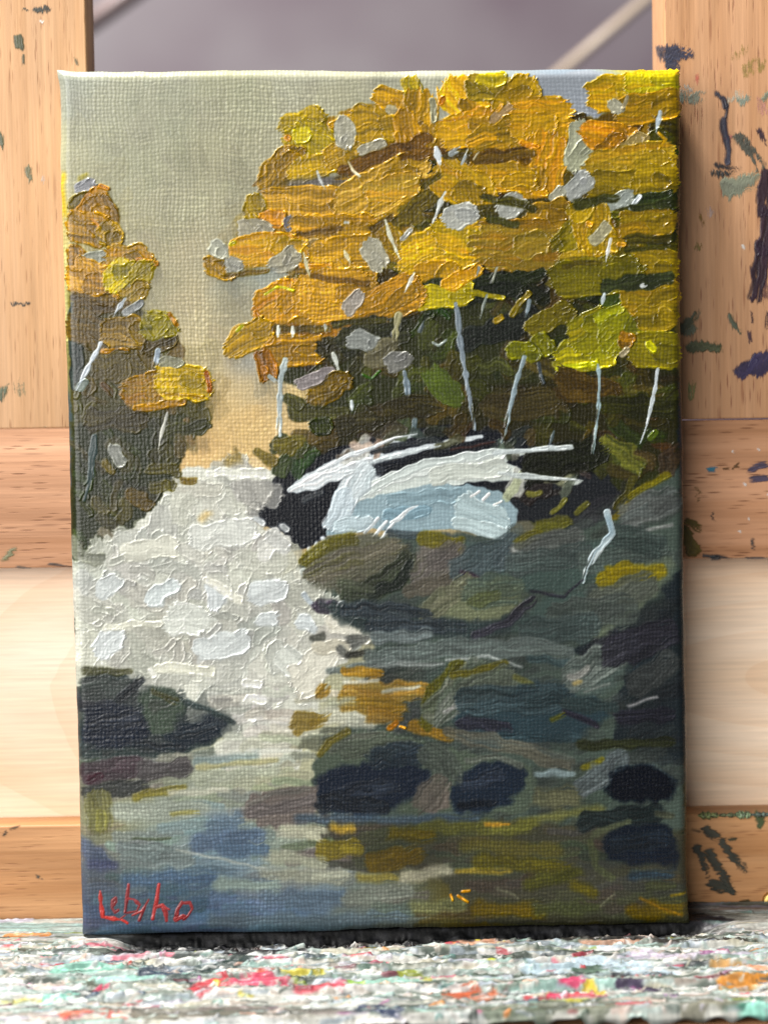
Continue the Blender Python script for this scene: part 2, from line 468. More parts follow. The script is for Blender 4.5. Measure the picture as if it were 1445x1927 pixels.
S3 = '''
w c8b040 18 112 330 118 402
b b0ac7c 14 118 470 122 640
d 2c3436 22 140 580 143 720
w 9c9030 7 148 338 165 330
g 8b8c90 20 150 355 170 346
f 8f7628 24 147 388 163 370
f c08a16 24 152 402 190 362 /b07c18
f e29218 9 192 352 204 356
f bf8c1e 44 186 395 194 408
f b4840f 46 152 425 185 432
f e09810 5 174 412 186 424 193 446
f b28a28 36 205 442 212 450
f b08018 30 146 480 152 490
g 97998c 30 164 492 204 484
f b2882a 46 220 490 262 492 /a07a20
f cc8a1a 10 262 488 296 495
f b5842c 56 160 522 198 538 /c49a48
f b8a012 38 216 524 236 508 /c8b01a
f b89c1a 32 260 520 272 508
f b08c3c 28 238 556 270 542
d 4a4010 28 150 568 235 572
d 5e5124 60 152 612 180 628 /473f1a
f 7c6224 48 215 626 272 630 /8f7634
f d29414 10 192 661 240 661
f 574714 24 285 655 322 640
f ab9612 42 288 612 306 612
f c88a18 8 318 590 332 612
g 8f9292 18 240 586 264 572
d 433e1b 54 205 690 240 688
f a07a2a 46 255 735 300 728 /8a6820
f b8960e 52 320 716 370 722 /c4a41a
f c0940c 7 308 742 382 746
f b8860e 14 255 768 345 758
f b86c10 9 390 700 394 735
g 8c8c7a 20 312 682 334 684
d 5a4814 12 192 726 206 738
d 3a371f 40 180 790 260 790
d 3c3f27 26 325 812 380 798
d 36391f 18 355 805 385 800
d 4e4d26 22 285 884 330 886
d 494822 26 295 915 320 912
d 6a5e22 15 345 905 362 908
d 46452e 24 185 945 192 960
g 8a8c86 22 216 850 228 868
d 5a5428 14 198 872 210 888
t 4a5656 14 178 822 170 900 160 938
g 8a948e 18 154 730 162 720
t c4ccd4 10 190 646 166 690 143 740 t
t bac2ca 9 236 562 212 598 t
t a0acb8 8 299 660 292 688
t b4b4ac 7 316 776 305 815 298 848 t
d 4c4424 26 250 930 280 950
w cdb888 16 380 978 392 970
'''
S4 = '''
o dfe0d4 18 395 892 500 890
o cfd2cc 44 372 1012 468 1000
o cdcdc6 44 505 1030 520 1022
o d3d2c0 40 250 1035 320 1030
o c8d0d2 34 200 1108 212 1096
o c3ced2 34 290 1130 322 1105
o c6ced4 36 402 1112 404 1135
o ccd4d8 44 485 1118 518 1108
o d0d4cc 66 340 1165 366 1170
o c8d0d4 48 200 1218 214 1206
o cdd5d8 42 385 1222 452 1205
o c8d0d4 30 500 1166 514 1162
o cad4da 30 568 1172 584 1176
o ccd0c8 54 540 1240 552 1254
o e6e6dc 9 283 1262 290 1272
o e4e4da 20 462 1286 484 1290
o e4e4da 20 470 1316 498 1318
o e8e8e0 8 470 1355 480 1356
o dcdccc 20 300 1255 400 1262
o dadacb 14 200 1180 300 1172
o e0dfd2 16 390 1090 450 1130
o b8bcbc 13 484 978 492 984
o b8bcbc 14 532 988 540 996
o b4b4b2 30 512 1010 530 1022
o b4bab4 16 575 1075 588 1090
o d8d4c2 60 610 1240 570 1280
o cfcbbb 36 625 1172 688 1190 /b8b4a4
o c6c2b2 24 600 1215 650 1222
r 585a50 15 588 1202 606 1197
r 70726c 22 664 1208 684 1204
r 787a74 16 640 1222 652 1234
r 34342e 14 655 1232 690 1228
o dfe6ea 9 583 1032 586 1048
o dfe6ea 9 596 1026 600 1044
o dfe6ea 8 608 1014 614 1032
o e2e6e6 11 682 1130 684 1140
o 9a9ea0 14 636 1150 644 1136
o b0b8bc 12 575 1120 590 1140
r 3c3442 24 602 1142 628 1146
'''
S5 = '''
o dde3e4 12 548 922 585 900 640 878
o d6dcde 22 580 912 640 890 696 872
o d6dcde 10 600 886 660 856 744 824 782 815 t
o c5cdce 11 650 888 710 868 770 853 830 838 t
r 3c4246 9 700 852 750 838 800 828
r 1e2128 20 706 886 780 864 860 850 930 836
r 5c3a30 4 850 846 930 834
o d0d6d2 26 660 935 740 900 850 872 940 858
o ccd4d0 16 640 950 720 908 800 872 930 850
o c4cccc 10 930 852 1000 848 1074 839
o c9cec6 34 820 895 940 880
o bfc6c4 12 940 890 1020 898 1092 906 t
o c6ced0 40 690 890 660 935 /b0babc
o c2cdd2 42 650 940 632 982
o bccace 30 640 990 690 985
o 8fa3aa 30 740 945 860 930
o 88a0aa 26 730 970 800 960
o b2c2c4 52 885 955 935 980
o b9c8c9 26 860 985 940 1000
o e0e6e8 12 735 984 785 950 t
o dde4e6 6 688 1002 712 976
o dde4e6 6 704 1008 728 980
o dde4e6 5 718 1012 740 984
o e8e8e0 5 886 934 900 926
o e8e8e0 6 908 940 920 931
o e8e8e0 4 928 950 944 944
r 51565a 13 572 942 602 928
P 66665a 9 572 1062 610 1025 680 1004 740 1010 752 1040 720 1075 660 1108 600 1110 578 1090
P 474b3a 9 650 1112 720 1080 760 1040 775 1060 765 1100 700 1128
P 6c6862 9 775 1100 778 1050 800 1012 850 1004 872 1030 870 1075 830 1105
P 55625f 9 872 1075 868 1020 940 1020 990 1050 980 1085 920 1095
P 6c705c 9 790 1156 812 1120 870 1088 940 1092 985 1110 975 1150 900 1170 830 1165
P 3c4444 9 600 1135 700 1125 790 1150 900 1172 1000 1150 960 1190 880 1204 720 1200 640 1170
P 4a5652 9 960 1100 1000 1050 1100 1020 1180 1010 1140 1080 1080 1110 1000 1118
P 5f6659 9 1090 1180 1110 1130 1180 1070 1262 1050 1262 1085 1200 1150 1130 1200
P 4b5753 9 960 1190 1020 1125 1100 1110 1110 1150 1080 1190 1020 1205
P 5c6458 9 795 1352 815 1300 860 1260 920 1244 965 1262 985 1290 900 1310 850 1345
P 38454a 9 850 1345 920 1300 1010 1285 1110 1300 1150 1350 1080 1390 950 1392 870 1385
P 525c58 9 1060 1290 1085 1240 1150 1225 1180 1250 1150 1300 1095 1312
r 8a8478 9 610 1092 650 1076 700 1046
r 94908a 8 790 1100 830 1086 862 1056
r 8c8a72 12 810 1148 840 1128 872 1100
r 7e827c 10 850 1334 880 1312 910 1290
r 7c807a 16 1120 1130 1160 1108 1200 1080
r 6c726c 20 1070 1282 1100 1256 1140 1240
r 6c6728 24 580 1052 610 1030 665 1014
r 75705e 40 598 1076 650 1056 740 1030 /5a5838
r 6c6a58 34 640 1098 700 1080 760 1050 /4c4e3c
r 3c4234 28 660 1118 720 1095 765 1050
r 2e352f 20 700 1120 745 1100 772 1065
r 4c5a60 18 735 1004 835 1012
r 77702a 30 805 1014 855 1026
r 726c66 54 800 1086 850 1042 /585848
r 6a6456 30 780 1108 850 1090
r 566468 64 885 1072 955 1035 /465254
r 40303e 7 868 1076 902 1090
r 7a7b62 38 808 1146 880 1094 /5c604a
r 5e6a58 56 900 1115 955 1110 /4c5a50
r 646c44 22 890 1130 930 1122
r 363e44 26 650 1146 800 1152
r 384046 24 700 1178 870 1176
r 59604c 16 640 1098 700 1108
r 4a5458 12 735 1150 770 1160
d 6a6c40 11 995 930 1014 926
d 6a6c3c 12 1040 966 1062 942
d 5c5e34 11 1085 966 1105 945
d 4a4a2a 14 1190 900 1160 955
r 857c1c 14 1186 934 1254 894
r 877820 12 1155 974 1180 950
r 6a6e6b 46 1185 968 1262 940 /565c5a
r 9a9c98 6 1198 1004 1262 986
r 6c6a2c 22 1012 990 1066 982
r 746e28 22 978 1020 1008 1006
r 686d68 40 980 1040 1085 1010
r a5a8a2 8 965 1034 984 1044
r 4f5b58 40 970 1065 1095 1045
r 54605a 36 1100 1060 1240 1025
r 46524e 40 1160 1010 1230 1030
t c6cece 11 1142 964 1152 1003 1122 1040 1106 1070 1097 1094 /8a9ca4
r 8f801c 30 1136 1095 1180 1078
r 93841e 22 1150 1080 1240 1076
r 60665a 50 1135 1135 1215 1100
r 555e58 56 1060 1160 1170 1150
r 33303c 5 1000 1112 1060 1122 1096 1092
r 3a3842 16 895 1196 960 1168 1000 1130
r 4c5a58 50 1000 1190 1100 1180
r 788484 22 712 1200 805 1195
r 6c7874 30 700 1238 850 1218 1000 1215 1060 1225
r a6aeaa 5 840 1242 920 1235 980 1254
r 8c9490 9 662 1254 830 1248
r 74807c 14 620 1264 740 1240
w b4b4a6 40 610 1345 720 1345
r a8822e 18 648 1262 718 1268
r 9c7c3c 32 665 1296 795 1304 /7c6c3c
r 90742f 28 648 1322 750 1334
r 8a6e34 24 700 1345 745 1352
w b8b8ac 10 650 1283 712 1279
w b4b8b0 7 722 1300 788 1292
w 8e9080 16 622 1322 662 1320
r 907430 24 602 1306 610 1298
r 8e7a3c 32 566 1360 602 1354
r a8700c 12 732 1370 746 1362
f f0a010 5 752 1368 762 1371
r 8c6e2c 20 774 1366 845 1384
r 5c5a24 26 800 1360 815 1300 860 1255
r 5a6456 54 825 1335 895 1265 /6c7068
r 6a6428 14 852 1272 950 1250
r 626a5c 50 890 1300 945 1280
r a0a09c 7 836 1340 884 1318
r 6a6a36 11 968 1276 1002 1286
r 374549 50 885 1322 1050 1312
r 34333e 22 872 1362 955 1366
r 36484e 18 900 1388 1090 1386
r 4a5e60 16 1000 1240 1090 1250
r 555f5a 54 1082 1270 1155 1236 /6a726c
r a8a8a0 13 1074 1276 1104 1260
r b0a070 7 1082 1288 1090 1284
r 98a098 4 1100 1301 1148 1286
r 33323a 54 1160 1225 1250 1190
r 4b4f4e 44 1200 1285 1258 1245
r 98989a 6 1182 1328 1234 1312
r 2d2c36 24 1170 1350 1255 1345
r 302c38 11 1062 1338 1124 1364
r 3c4a4a 26 1070 1325 1150 1330
r 6a6a2c 9 1040 1355 1060 1345
r 32351e 18 1090 1402 1262 1396
r 6a685a 26 850 1380 960 1404 1070 1438 /4c5450
w 8a989a 13 1012 1456 1080 1454
r 7a742a 12 1098 1446 1134 1430
r 5e686a 42 1105 1478 1160 1432
r 7c8688 5 1098 1496 1140 1470
r 4a5656 8 1160 1446 1230 1440 1268 1470
r 1c222a 20 1180 1480 1240 1470
w 5e5e4c 40 960 1500 1080 1500
w 6c6c46 16 980 1546 1130 1522
r 232c2d 34 1105 1545 1235 1530
r 525544 14 1238 1530 1262 1538
'''
S6 = '''
P 525a50 5 585 1475 600 1420 645 1382 720 1374 800 1392 900 1420 1000 1440 1010 1500 980 1530 800 1540 610 1532
P 262d38 7 595 1462 640 1440 720 1432 806 1446 812 1470 780 1500 730 1520 690 1542 610 1525 592 1495
P 28303a 7 846 1500 858 1462 900 1436 950 1430 985 1450 988 1480 960 1510 905 1532 860 1530
P 6a645e 4 785 1510 800 1480 830 1472 848 1490 845 1520 815 1532
P 6a6460 4 446 1528 480 1495 540 1480 598 1476 596 1530 560 1556 500 1558
P 141a22 7 1140 1490 1152 1456 1190 1440 1240 1446 1268 1470 1262 1500 1220 1510 1160 1506
P 1b232d 7 1132 1590 1150 1560 1200 1548 1262 1556 1276 1600 1272 1630 1180 1628 1140 1620
P 2a2f38 7 158 1330 200 1320 250 1330 272 1350 285 1380 260 1400 200 1412 158 1400
P 4a534a 7 262 1310 290 1292 330 1300 352 1330 330 1360 312 1385 285 1385 268 1345
P 2c333a 7 312 1385 340 1362 400 1345 437 1352 420 1380 380 1400 330 1408
r 6c7062 14 625 1410 665 1388 720 1384
r 5c6456 20 650 1420 700 1404 780 1404
r 646a60 12 880 1432 930 1424 980 1440
r 7a766e 10 470 1512 520 1492 580 1486
r 5e6660 12 172 1292 200 1284 240 1286
r 5a6254 26 640 1405 745 1400
r 6c6430 13 602 1420 620 1395 655 1376
r 2c333e 30 640 1500 740 1480
r 262c34 30 610 1512 720 1520
r 2c363e 44 712 1425 785 1418
r 303844 26 880 1478 940 1460
r 20262f 18 868 1512 930 1510
r 545c54 44 810 1420 850 1450
r 686259 42 800 1505 822 1480
r 6f6866 20 475 1532 585 1505
w 4a5660 18 560 1542 900 1540
w 5a5a34 26 800 1560 1000 1556
w a8843c 9 915 1553 956 1552
w a08840 16 628 1556 660 1560
r 7a6f30 34 612 1600 664 1600
r 6c5c24 36 706 1622 778 1610
w 8a8048 16 676 1650 745 1652
w a3a08e 24 762 1652 840 1642
w 50481c 26 740 1568 810 1570
w a5a594 26 540 1562 600 1572
w 9a9c8c 30 510 1610 600 1625
w 96988a 26 500 1650 650 1648
w 616f7c 40 510 1690 640 1690
w 606e7a 20 420 1660 520 1660
w 787c74 30 660 1690 770 1680
w 6a6c50 26 780 1710 870 1700
w 5e6a70 24 400 1735 760 1725
w 8c7c3c 10 860 1640 960 1638
w 4e4a20 30 900 1620 1060 1630
w 565230 24 880 1590 1050 1600
w 444420 26 1000 1660 1080 1640
w 5c5016 30 900 1710 1010 1716
w 504a14 18 1080 1665 1120 1680
w 4e523a 28 1015 1712 1120 1706
w 5c5018 34 1195 1718 1275 1712
r 222c36 28 1165 1588 1250 1580
w 2f3c46 20 1195 1648 1262 1648
w 515540 14 1112 1590 1120 1630 1150 1650
w 585c4a 12 1120 1570 1180 1545
f f0a410 5 868 1676 882 1675
f f0a010 5 862 1687 880 1697
f f0a010 4 847 1684 852 1694
r 96741c 4 1204 1690 1248 1712 1280 1722
r 96801c 4 1264 1684 1290 1680
w 6c6c5c 4 936 1672 975 1690
w 686858 4 1130 1706 1156 1684
w 6a6a5c 3 1070 1738 1130 1735
r 56484e 34 165 1455 255 1442
r 5c3642 13 165 1466 188 1458
r 5f5a5b 30 275 1450 350 1442
r 454846 28 170 1492 262 1478
r 8a8242 16 255 1500 344 1482
r 807e4a 46 188 1512 190 1548 /6f7050
w 969c92 36 228 1528 375 1520
w b2b2a4 11 318 1492 430 1486
w a8ac9c 22 370 1460 520 1450
w 8e8a5c 13 325 1532 372 1528
w 889694 22 370 1432 480 1428
w a8a480 10 370 1443 520 1432
r 83918f 40 245 1606 350 1612
d 5c6860 6 252 1579 320 1577
w 5f6d7e 40 375 1588 480 1576
w 66747f 34 400 1556 446 1542
w 5c6c7c 26 420 1600 500 1600
w 586070 30 158 1595 200 1622
w 50546a 18 172 1628 212 1626
w 56687c 24 240 1656 400 1650
w 8a968e 22 415 1662 520 1668
w 566872 26 190 1690 330 1730
w b0b4ac 4 330 1600 500 1634
r 5a5a38 15 162 1264 244 1262
r 4c5450 34 165 1296 240 1292
r 30353e 26 180 1365 255 1350
r 2e3236 18 228 1312 266 1278
r 545c52 20 292 1330 320 1320
r 5c5c36 14 290 1302 330 1318
r 333a40 14 335 1385 420 1362
r 2a3036 14 250 1400 345 1408
r 3c4a4a 12 355 1320 440 1358
'''
SIG = [  # one entry for every letter: colour, strokes
('c4281c', [(5,'190 1678 191 1700 194 1724'),(5,'193 1724 205 1727 230 1731 240 1738'),(3,'226 1730 236 1722')]),
('a0303a', [(5,'212 1702 219 1696 218 1689 212 1694 211 1708 216 1716 222 1712')]),
('a82e34', [(5,'243 1665 240 1690 236 1718'),(4,'240 1690 252 1692 263 1702 258 1714 240 1717')]),
('b83a38', [(4,'280 1694 270 1712 262 1732'),(3,'250 1722 268 1714')]),
('b82c2a', [(5,'300 1664 294 1700 288 1729'),(5,'294 1706 306 1704 312 1716 314 1734'),(4,'306 1704 318 1712')]),
('b42a2a', [(5,'342 1698 334 1712 332 1728'),(8,'332 1730 346 1726'),(4,'346 1698 358 1698 363 1710 354 1724 346 1730')]),
]
def parse(txt):
    out = []
    for ln in txt.strip().splitlines():
        f = ln.split(); k, col, wd = f[0], f[1], float(f[2]); c2 = None; tp = 0; nums = []
        for t in f[3:]:
            if t[0] == '/': c2 = t[1:]
            elif t == 't': tp = .9
            else: nums.append(float(t))
        out.append((k, col, wd, nums, c2, tp))
    return out
QUAD = [(108, 131), (1277, 129), (1296, 1740), (156, 1763)]     # the canvas's front corners in the photograph: TL TR BR BL
RND = 0.0021; DEPTH = 0.0160
def edge_axis(L, n, r, depth, nr, ns):
    """positions across, drop behind the front, arc length, for a sheet folded back over both edges"""
    # the cloth turns over a bevelled bar: 40 degrees first, then square
    t = np.linspace(0, 1, nr * 8 + 1); th = np.radians(44 * sstep(0, .5, t) + 46 * sstep(.6, 1, t))
    cx = np.concatenate([[0], np.cumsum((np.cos(th[1:]) + np.cos(th[:-1])) / 2)]); cz = np.concatenate([[0], np.cumsum((np.sin(th[1:]) + np.sin(th[:-1])) / 2)])
    k_ = r / cx[-1]; al_ = t * k_ * (nr * 8); cx = cx * k_; cz = cz * k_; sel = np.arange(0, nr * 8 + 1, 8)
    xr = (r - cx[sel])[::-1]; dr_ = cz[sel][::-1]; ar = (r - al_[sel])[::-1]; rz = cz[-1]
    side = np.linspace(depth, rz, ns + 1)[:-1]
    x = np.concatenate([np.zeros(ns), xr, np.linspace(r, L - r, n)[1:-1], L - xr[::-1], np.full(ns, L)])
    dp = np.concatenate([side, dr_, np.zeros(n - 2), dr_[::-1], side[::-1]])
    arc = np.concatenate([ar[0] - (side - rz), ar, np.linspace(r, L - r, n)[1:-1], L - ar[::-1], L - ar[0] + (side[::-1] - rz)])
    return x, dp, arc
def canvas_grid(nx, ny):
    Q = on_plane(np.array([q[0] for q in QUAD]), np.array([q[1] for q in QUAD]), 1, 0.0)
    Wd, Ht = .127, .178
    x, dx, ax = edge_axis(Wd, nx, RND, DEPTH, 10, 16)
    y, dy, ay = edge_axis(Ht, ny, RND, DEPTH, 10, 16)
    def bil(u, v):
        u = u[None, :, None] / Wd; v = v[:, None, None] / Ht
        return (Q[0] * (1 - u) + Q[1] * u) * (1 - v) + (Q[3] * (1 - u) + Q[2] * u) * v
    P = bil(x, y); DX = np.repeat(dx[None], len(y), 0); DY = np.repeat(dy[:, None], len(x), 1)
    drop = np.minimum(np.maximum(DX, DY) + .45 * np.minimum(DX, DY) * (np.maximum(DX, DY) < RND * 1.5), DEPTH)
    P[..., 1] = drop
    # hand-stretched cloth: edges wander a little, corners pucker
    zz = P[..., 2]; xx = P[..., 0]; side_w = sstep(.006, 0, np.minimum(x, Wd - x))[None, :]; top_w = sstep(.006, 0, np.minimum(y, Ht - y))[:, None]
    P[..., 0] += side_w * ((noise(zz * 70, xx * 8 + 3, 61) - .5) * .0007 + (noise(zz * 400, xx * 8 + 5, 62) - .5) * .00018)
    P[..., 2] += top_w * ((noise(xx * 70, zz * 8 + 3, 63) - .5) * .0006 + (noise(xx * 400, zz * 8 + 9, 64) - .5) * .00018)
    for (qx, qz), am in zip(((0, 0), (-1, 0), (0, -1), (-1, -1)), (.0005, .0, .0002, .0003)):
        c0 = P[qz, qx].copy(); dd = np.hypot(P[..., 0] - c0[0], P[..., 2] - c0[2]); g_ = np.exp(-(dd / .0022) ** 2) * am
        P[..., 0] += g_ * (-1 if qx == 0 else 1); P[..., 2] += g_ * (1 if qz == 0 else -.4)
    P[..., 2] = np.maximum(P[..., 2], np.minimum(bil(x, y)[..., 2], -.0002) if False else -.0009)
    F = bil(ax, ay)                       # unfolded flat sheet: what the brush saw
    PX, PY = project(F)
    return P, PX, PY, ax, ay
def paint_canvas(PX, PY):
    s = Sheet(PX, PY, 5)
    num = np.zeros(PX.shape + (3,)); den = np.zeros(PX.shape)
    wxx = PX + (noise(PX / 40, PY / 40, 20) - .5) * 40; wyy = PY + (noise(PX / 60, PY / 30, 21) - .5) * 30
    for bx, by, c in BASE:
        skyf = 1.0 if by > 900 else .95
        wt = 1 / (((wxx - bx) / 1.15) ** 2 + (wyy - by) ** 2 + 1800) ** 2
        num += wt[..., None] * (hx(c) * skyf + np.array([0, 0, .012]) * (skyf < 1)); den += wt
    s.C[:] = num / den[..., None]
    F = lambda t: [float(v) for v in t.split()]
    for p in POLY[:0]: s.poly(F(p[3]), p[0], p[1], p[2])
    for p in POLY: s.poly(F(p[3]), p[0], p[1], p[2])
    s.auto(F('100 120 900 120 560 240 480 600 520 700 480 880 340 880 330 600 220 440 140 330 100 330'), 160, 'w', (14, 40), (20, 60), 70, .010, 90, alpha=.5)
    s.auto(F('130 560 330 640 380 740 330 900 210 1020 140 1040'), 90, 'd', (10, 26), (14, 50), 70, .05, 50, alpha=.8)
    s.auto(F('560 480 850 260 1270 220 1270 560 900 560 600 620'), 170, 'f', (16, 40), (14, 50), -15, .09, 40, alpha=.85)
    s.auto(F('540 620 900 520 1270 500 1272 880 1000 960 900 830 560 880'), 240, 'd', (10, 30), (16, 55), -20, .07, 60, alpha=.8)
    s.auto(F('570 1050 950 1010 1270 900 1284 1540 700 1540 640 1390 720 1200'), 260, 'r', (12, 36), (30, 80), -25, .035, 20, alpha=.5)
    s.auto(F('150 1420 560 1420 640 1560 1280 1560 1286 1735 160 1755'), 260, 'w', (8, 26), (40, 120), -4, .05, 8, alpha=.75)
    s.auto(F('150 1262 250 1258 430 1350 400 1400 160 1420'), 40, 'r', (12, 30), (20, 60), -20, .05, 25, alpha=.7)
    s.auto(F('140 1050 300 960 400 890 500 900 470 970 550 1050 600 1160 680 1190 560 1300 440 1360 250 1250 150 1255'), 190, 'm', (24, 56), (20, 70), -20, .016, 90, alpha=.8, thick=.6)
    s.auto(F('180 1060 520 1000 560 1240 300 1250 160 1230'), 26, 'm', (14, 30), (12, 40), -60, .025, 90, alpha=.9)
    s.auto(F('380 1290 600 1280 640 1380 540 1460 430 1450 450 1350'), 50, 'w', (8, 20), (30, 90), -6, .04, 10, alpha=.85)
    kinds = {0: ('', '')}; names = {'f': 'foliage_dab', 'g': 'grey_leaf_dab', 't': 'birch_trunk_stroke', 'd': 'dark_leaf_stroke',
             'r': 'rock_stroke', 'w': 'water_stroke', 'm': 'foam_dab', 'o': 'foam_dab', 's': 'letter', 'b': 'edge_stroke'}
    for blk, name in ((S3, 0), (S1, 0), (S2, 0), (S4, 0), (S5, 'white_log_stroke'), (S6, 0)):
        for k, col, wd, pts, c2, tp in parse(blk):
            if k == 'P': s.poly(pts, col, wd, 6); continue
            kk = k; nm = names[k]
            if blk is S4 and k == 'o':
                kk = 'm'
                if wd > 26: col = '%02x%02x%02x' % tuple(int(v * 255) for v in (hx(col) * .55 + hx('d6d8d0') * .45))
            if blk is S5 and k == 'o': nm = 'pale_boulder_stroke'
            i = s.stroke(kk, col, wd, pts, tp, c2, soft=(7.5 if k == 'w' and wd > 14 else 4.0 if k == 'w' else None), dry=(.12 if blk is S5 and k == 'o' and wd < 30 else None))
            kinds[i] = (nm, '')
            # a second, smaller load of the same colour so the dab does not read as one flat blob
            if k in 'fgrdw' and wd > 24 and len(pts) >= 4:
                a = np.array(pts[:2]); b_ = np.array(pts[-2:]); m = a * .35 + b_ * .65; R = s.rng
                n0 = s.n
                c = hx(col) * R.uniform(.86, 1.12)
                s.stroke(kk, '%02x%02x%02x' % tuple(int(min(v, .98) * 255) for v in c), wd * R.uniform(.4, .6),
                         list(m + R.uniform(-.16, .16, 2) * wd) + list(b_ + R.uniform(-.1, .1, 2) * wd), alpha=.8, thick=.7)
                s.ID[s.ID == s.n] = i; kinds[s.n] = ('', '')
    # overall colour strength of oil paint
    Lm = s.C.mean(-1, keepdims=True)
    s.C = np.clip(Lm + (s.C - Lm) * 1.12, 0, 1); s.C = np.clip(s.C + (s.C - .46) * .22 * np.clip(1.15 - np.abs(s.C - .46) * .6, 0, 1), .015, .95)
    for li, (col, st) in enumerate(SIG):
        first = None
        for wd, pts in st:
            i = s.stroke('s', col, wd * 1.25, F(pts), col2='7c1c20')
            if first is None: first = i; kinds[i] = ('letter', '')
            else: s.ID[s.ID == i] = first; kinds[i] = ('', '')
    return s, kinds
def weave(ax, ay):
    """plain weave: every thread has its own width, place and thickness"""
    p = 0.00080
    X = ax[None, :] * 1.0 + np.zeros((len(ay), 1)); Y = ay[:, None] + np.zeros((1, len(ax)))
    X = X + (noise(Y * 900, X * 1200, 31) - .5) * .0003 + (noise(Y * 130, X * 130, 30) - .5) * .0009
    Y = Y + (noise(X * 900, Y * 1200, 32) - .5) * .0003 + (noise(X * 130, Y * 130, 35) - .5) * .0009
    u = X / p; v = Y / p; iu = np.floor(u); iv = np.floor(v)
    fu = u - iu; fv = v - iv
    par = 1 - 2 * ((iu + iv) % 2)
    au = np.sin(math.pi * fu); av = np.sin(math.pi * fv)
    tu = .6 + .8 * noise(iu * 7.3, v / 9, 33); tv = .6 + .8 * noise(iv * 5.1, u / 9, 34)
    warp = au ** .7 * (0.55 + .45 * par * av) * tu
    weft = av ** .7 * (0.55 - .45 * par * au) * tv
    return np.maximum(warp, weft) * (.55 + .75 * noise(X * 110, Y * 110, 36)) + (noise(X * 2600, Y * 2600, 37) - .5) * .12
# ---------------------------------------------------------------- materials
def newmat(name):
    m = bpy.data.materials.new(name); m.use_nodes = True
    return m, m.node_tree.nodes, m.node_tree.links, m.node_tree.nodes['Principled BSDF']
def N(nodes, t, **kw):
    n = nodes.new(t)
    for k, v in kw.items(): setattr(n, k, v)
    return n
def paint_mat(name, rough, spec, bump=0.15, scale=2600, coat=0.0):
    m, nd, ln, p = newmat(name)
    a = N(nd, 'ShaderNodeAttribute', attribute_name='Col'); ln.new(a.outputs['Color'], p.inputs['Base Color'])
    p.inputs['Roughness'].default_value = rough; p.inputs['Specular IOR Level'].default_value = spec
    p.inputs['Coat Weight'].default_value = coat; p.inputs['Coat Roughness'].default_value = .25
    tc = N(nd, 'ShaderNodeTexCoord')
    n1 = N(nd, 'ShaderNodeTexNoise'); n1.inputs['Scale'].default_value = scale; n1.inputs['Detail'].default_value = 4
    ln.new(tc.outputs['Object'], n1.inputs['Vector'])
    b = N(nd, 'ShaderNodeBump'); b.inputs['Strength'].default_value = bump; b.inputs['Distance'].default_value = .00012
    ln.new(n1.outputs['Fac'], b.inputs['Height']); ln.new(b.outputs[0], p.inputs['Normal'])
    r = N(nd, 'ShaderNodeMapRange'); r.inputs['From Min'].default_value = .3; r.inputs['From Max'].default_value = .7
    r.inputs['To Min'].default_value = rough - .1; r.inputs['To Max'].default_value = rough + .12
    ln.new(n1.outputs['Fac'], r.inputs['Value']); ln.new(r.outputs[0], p.inputs['Roughness'])
    return m
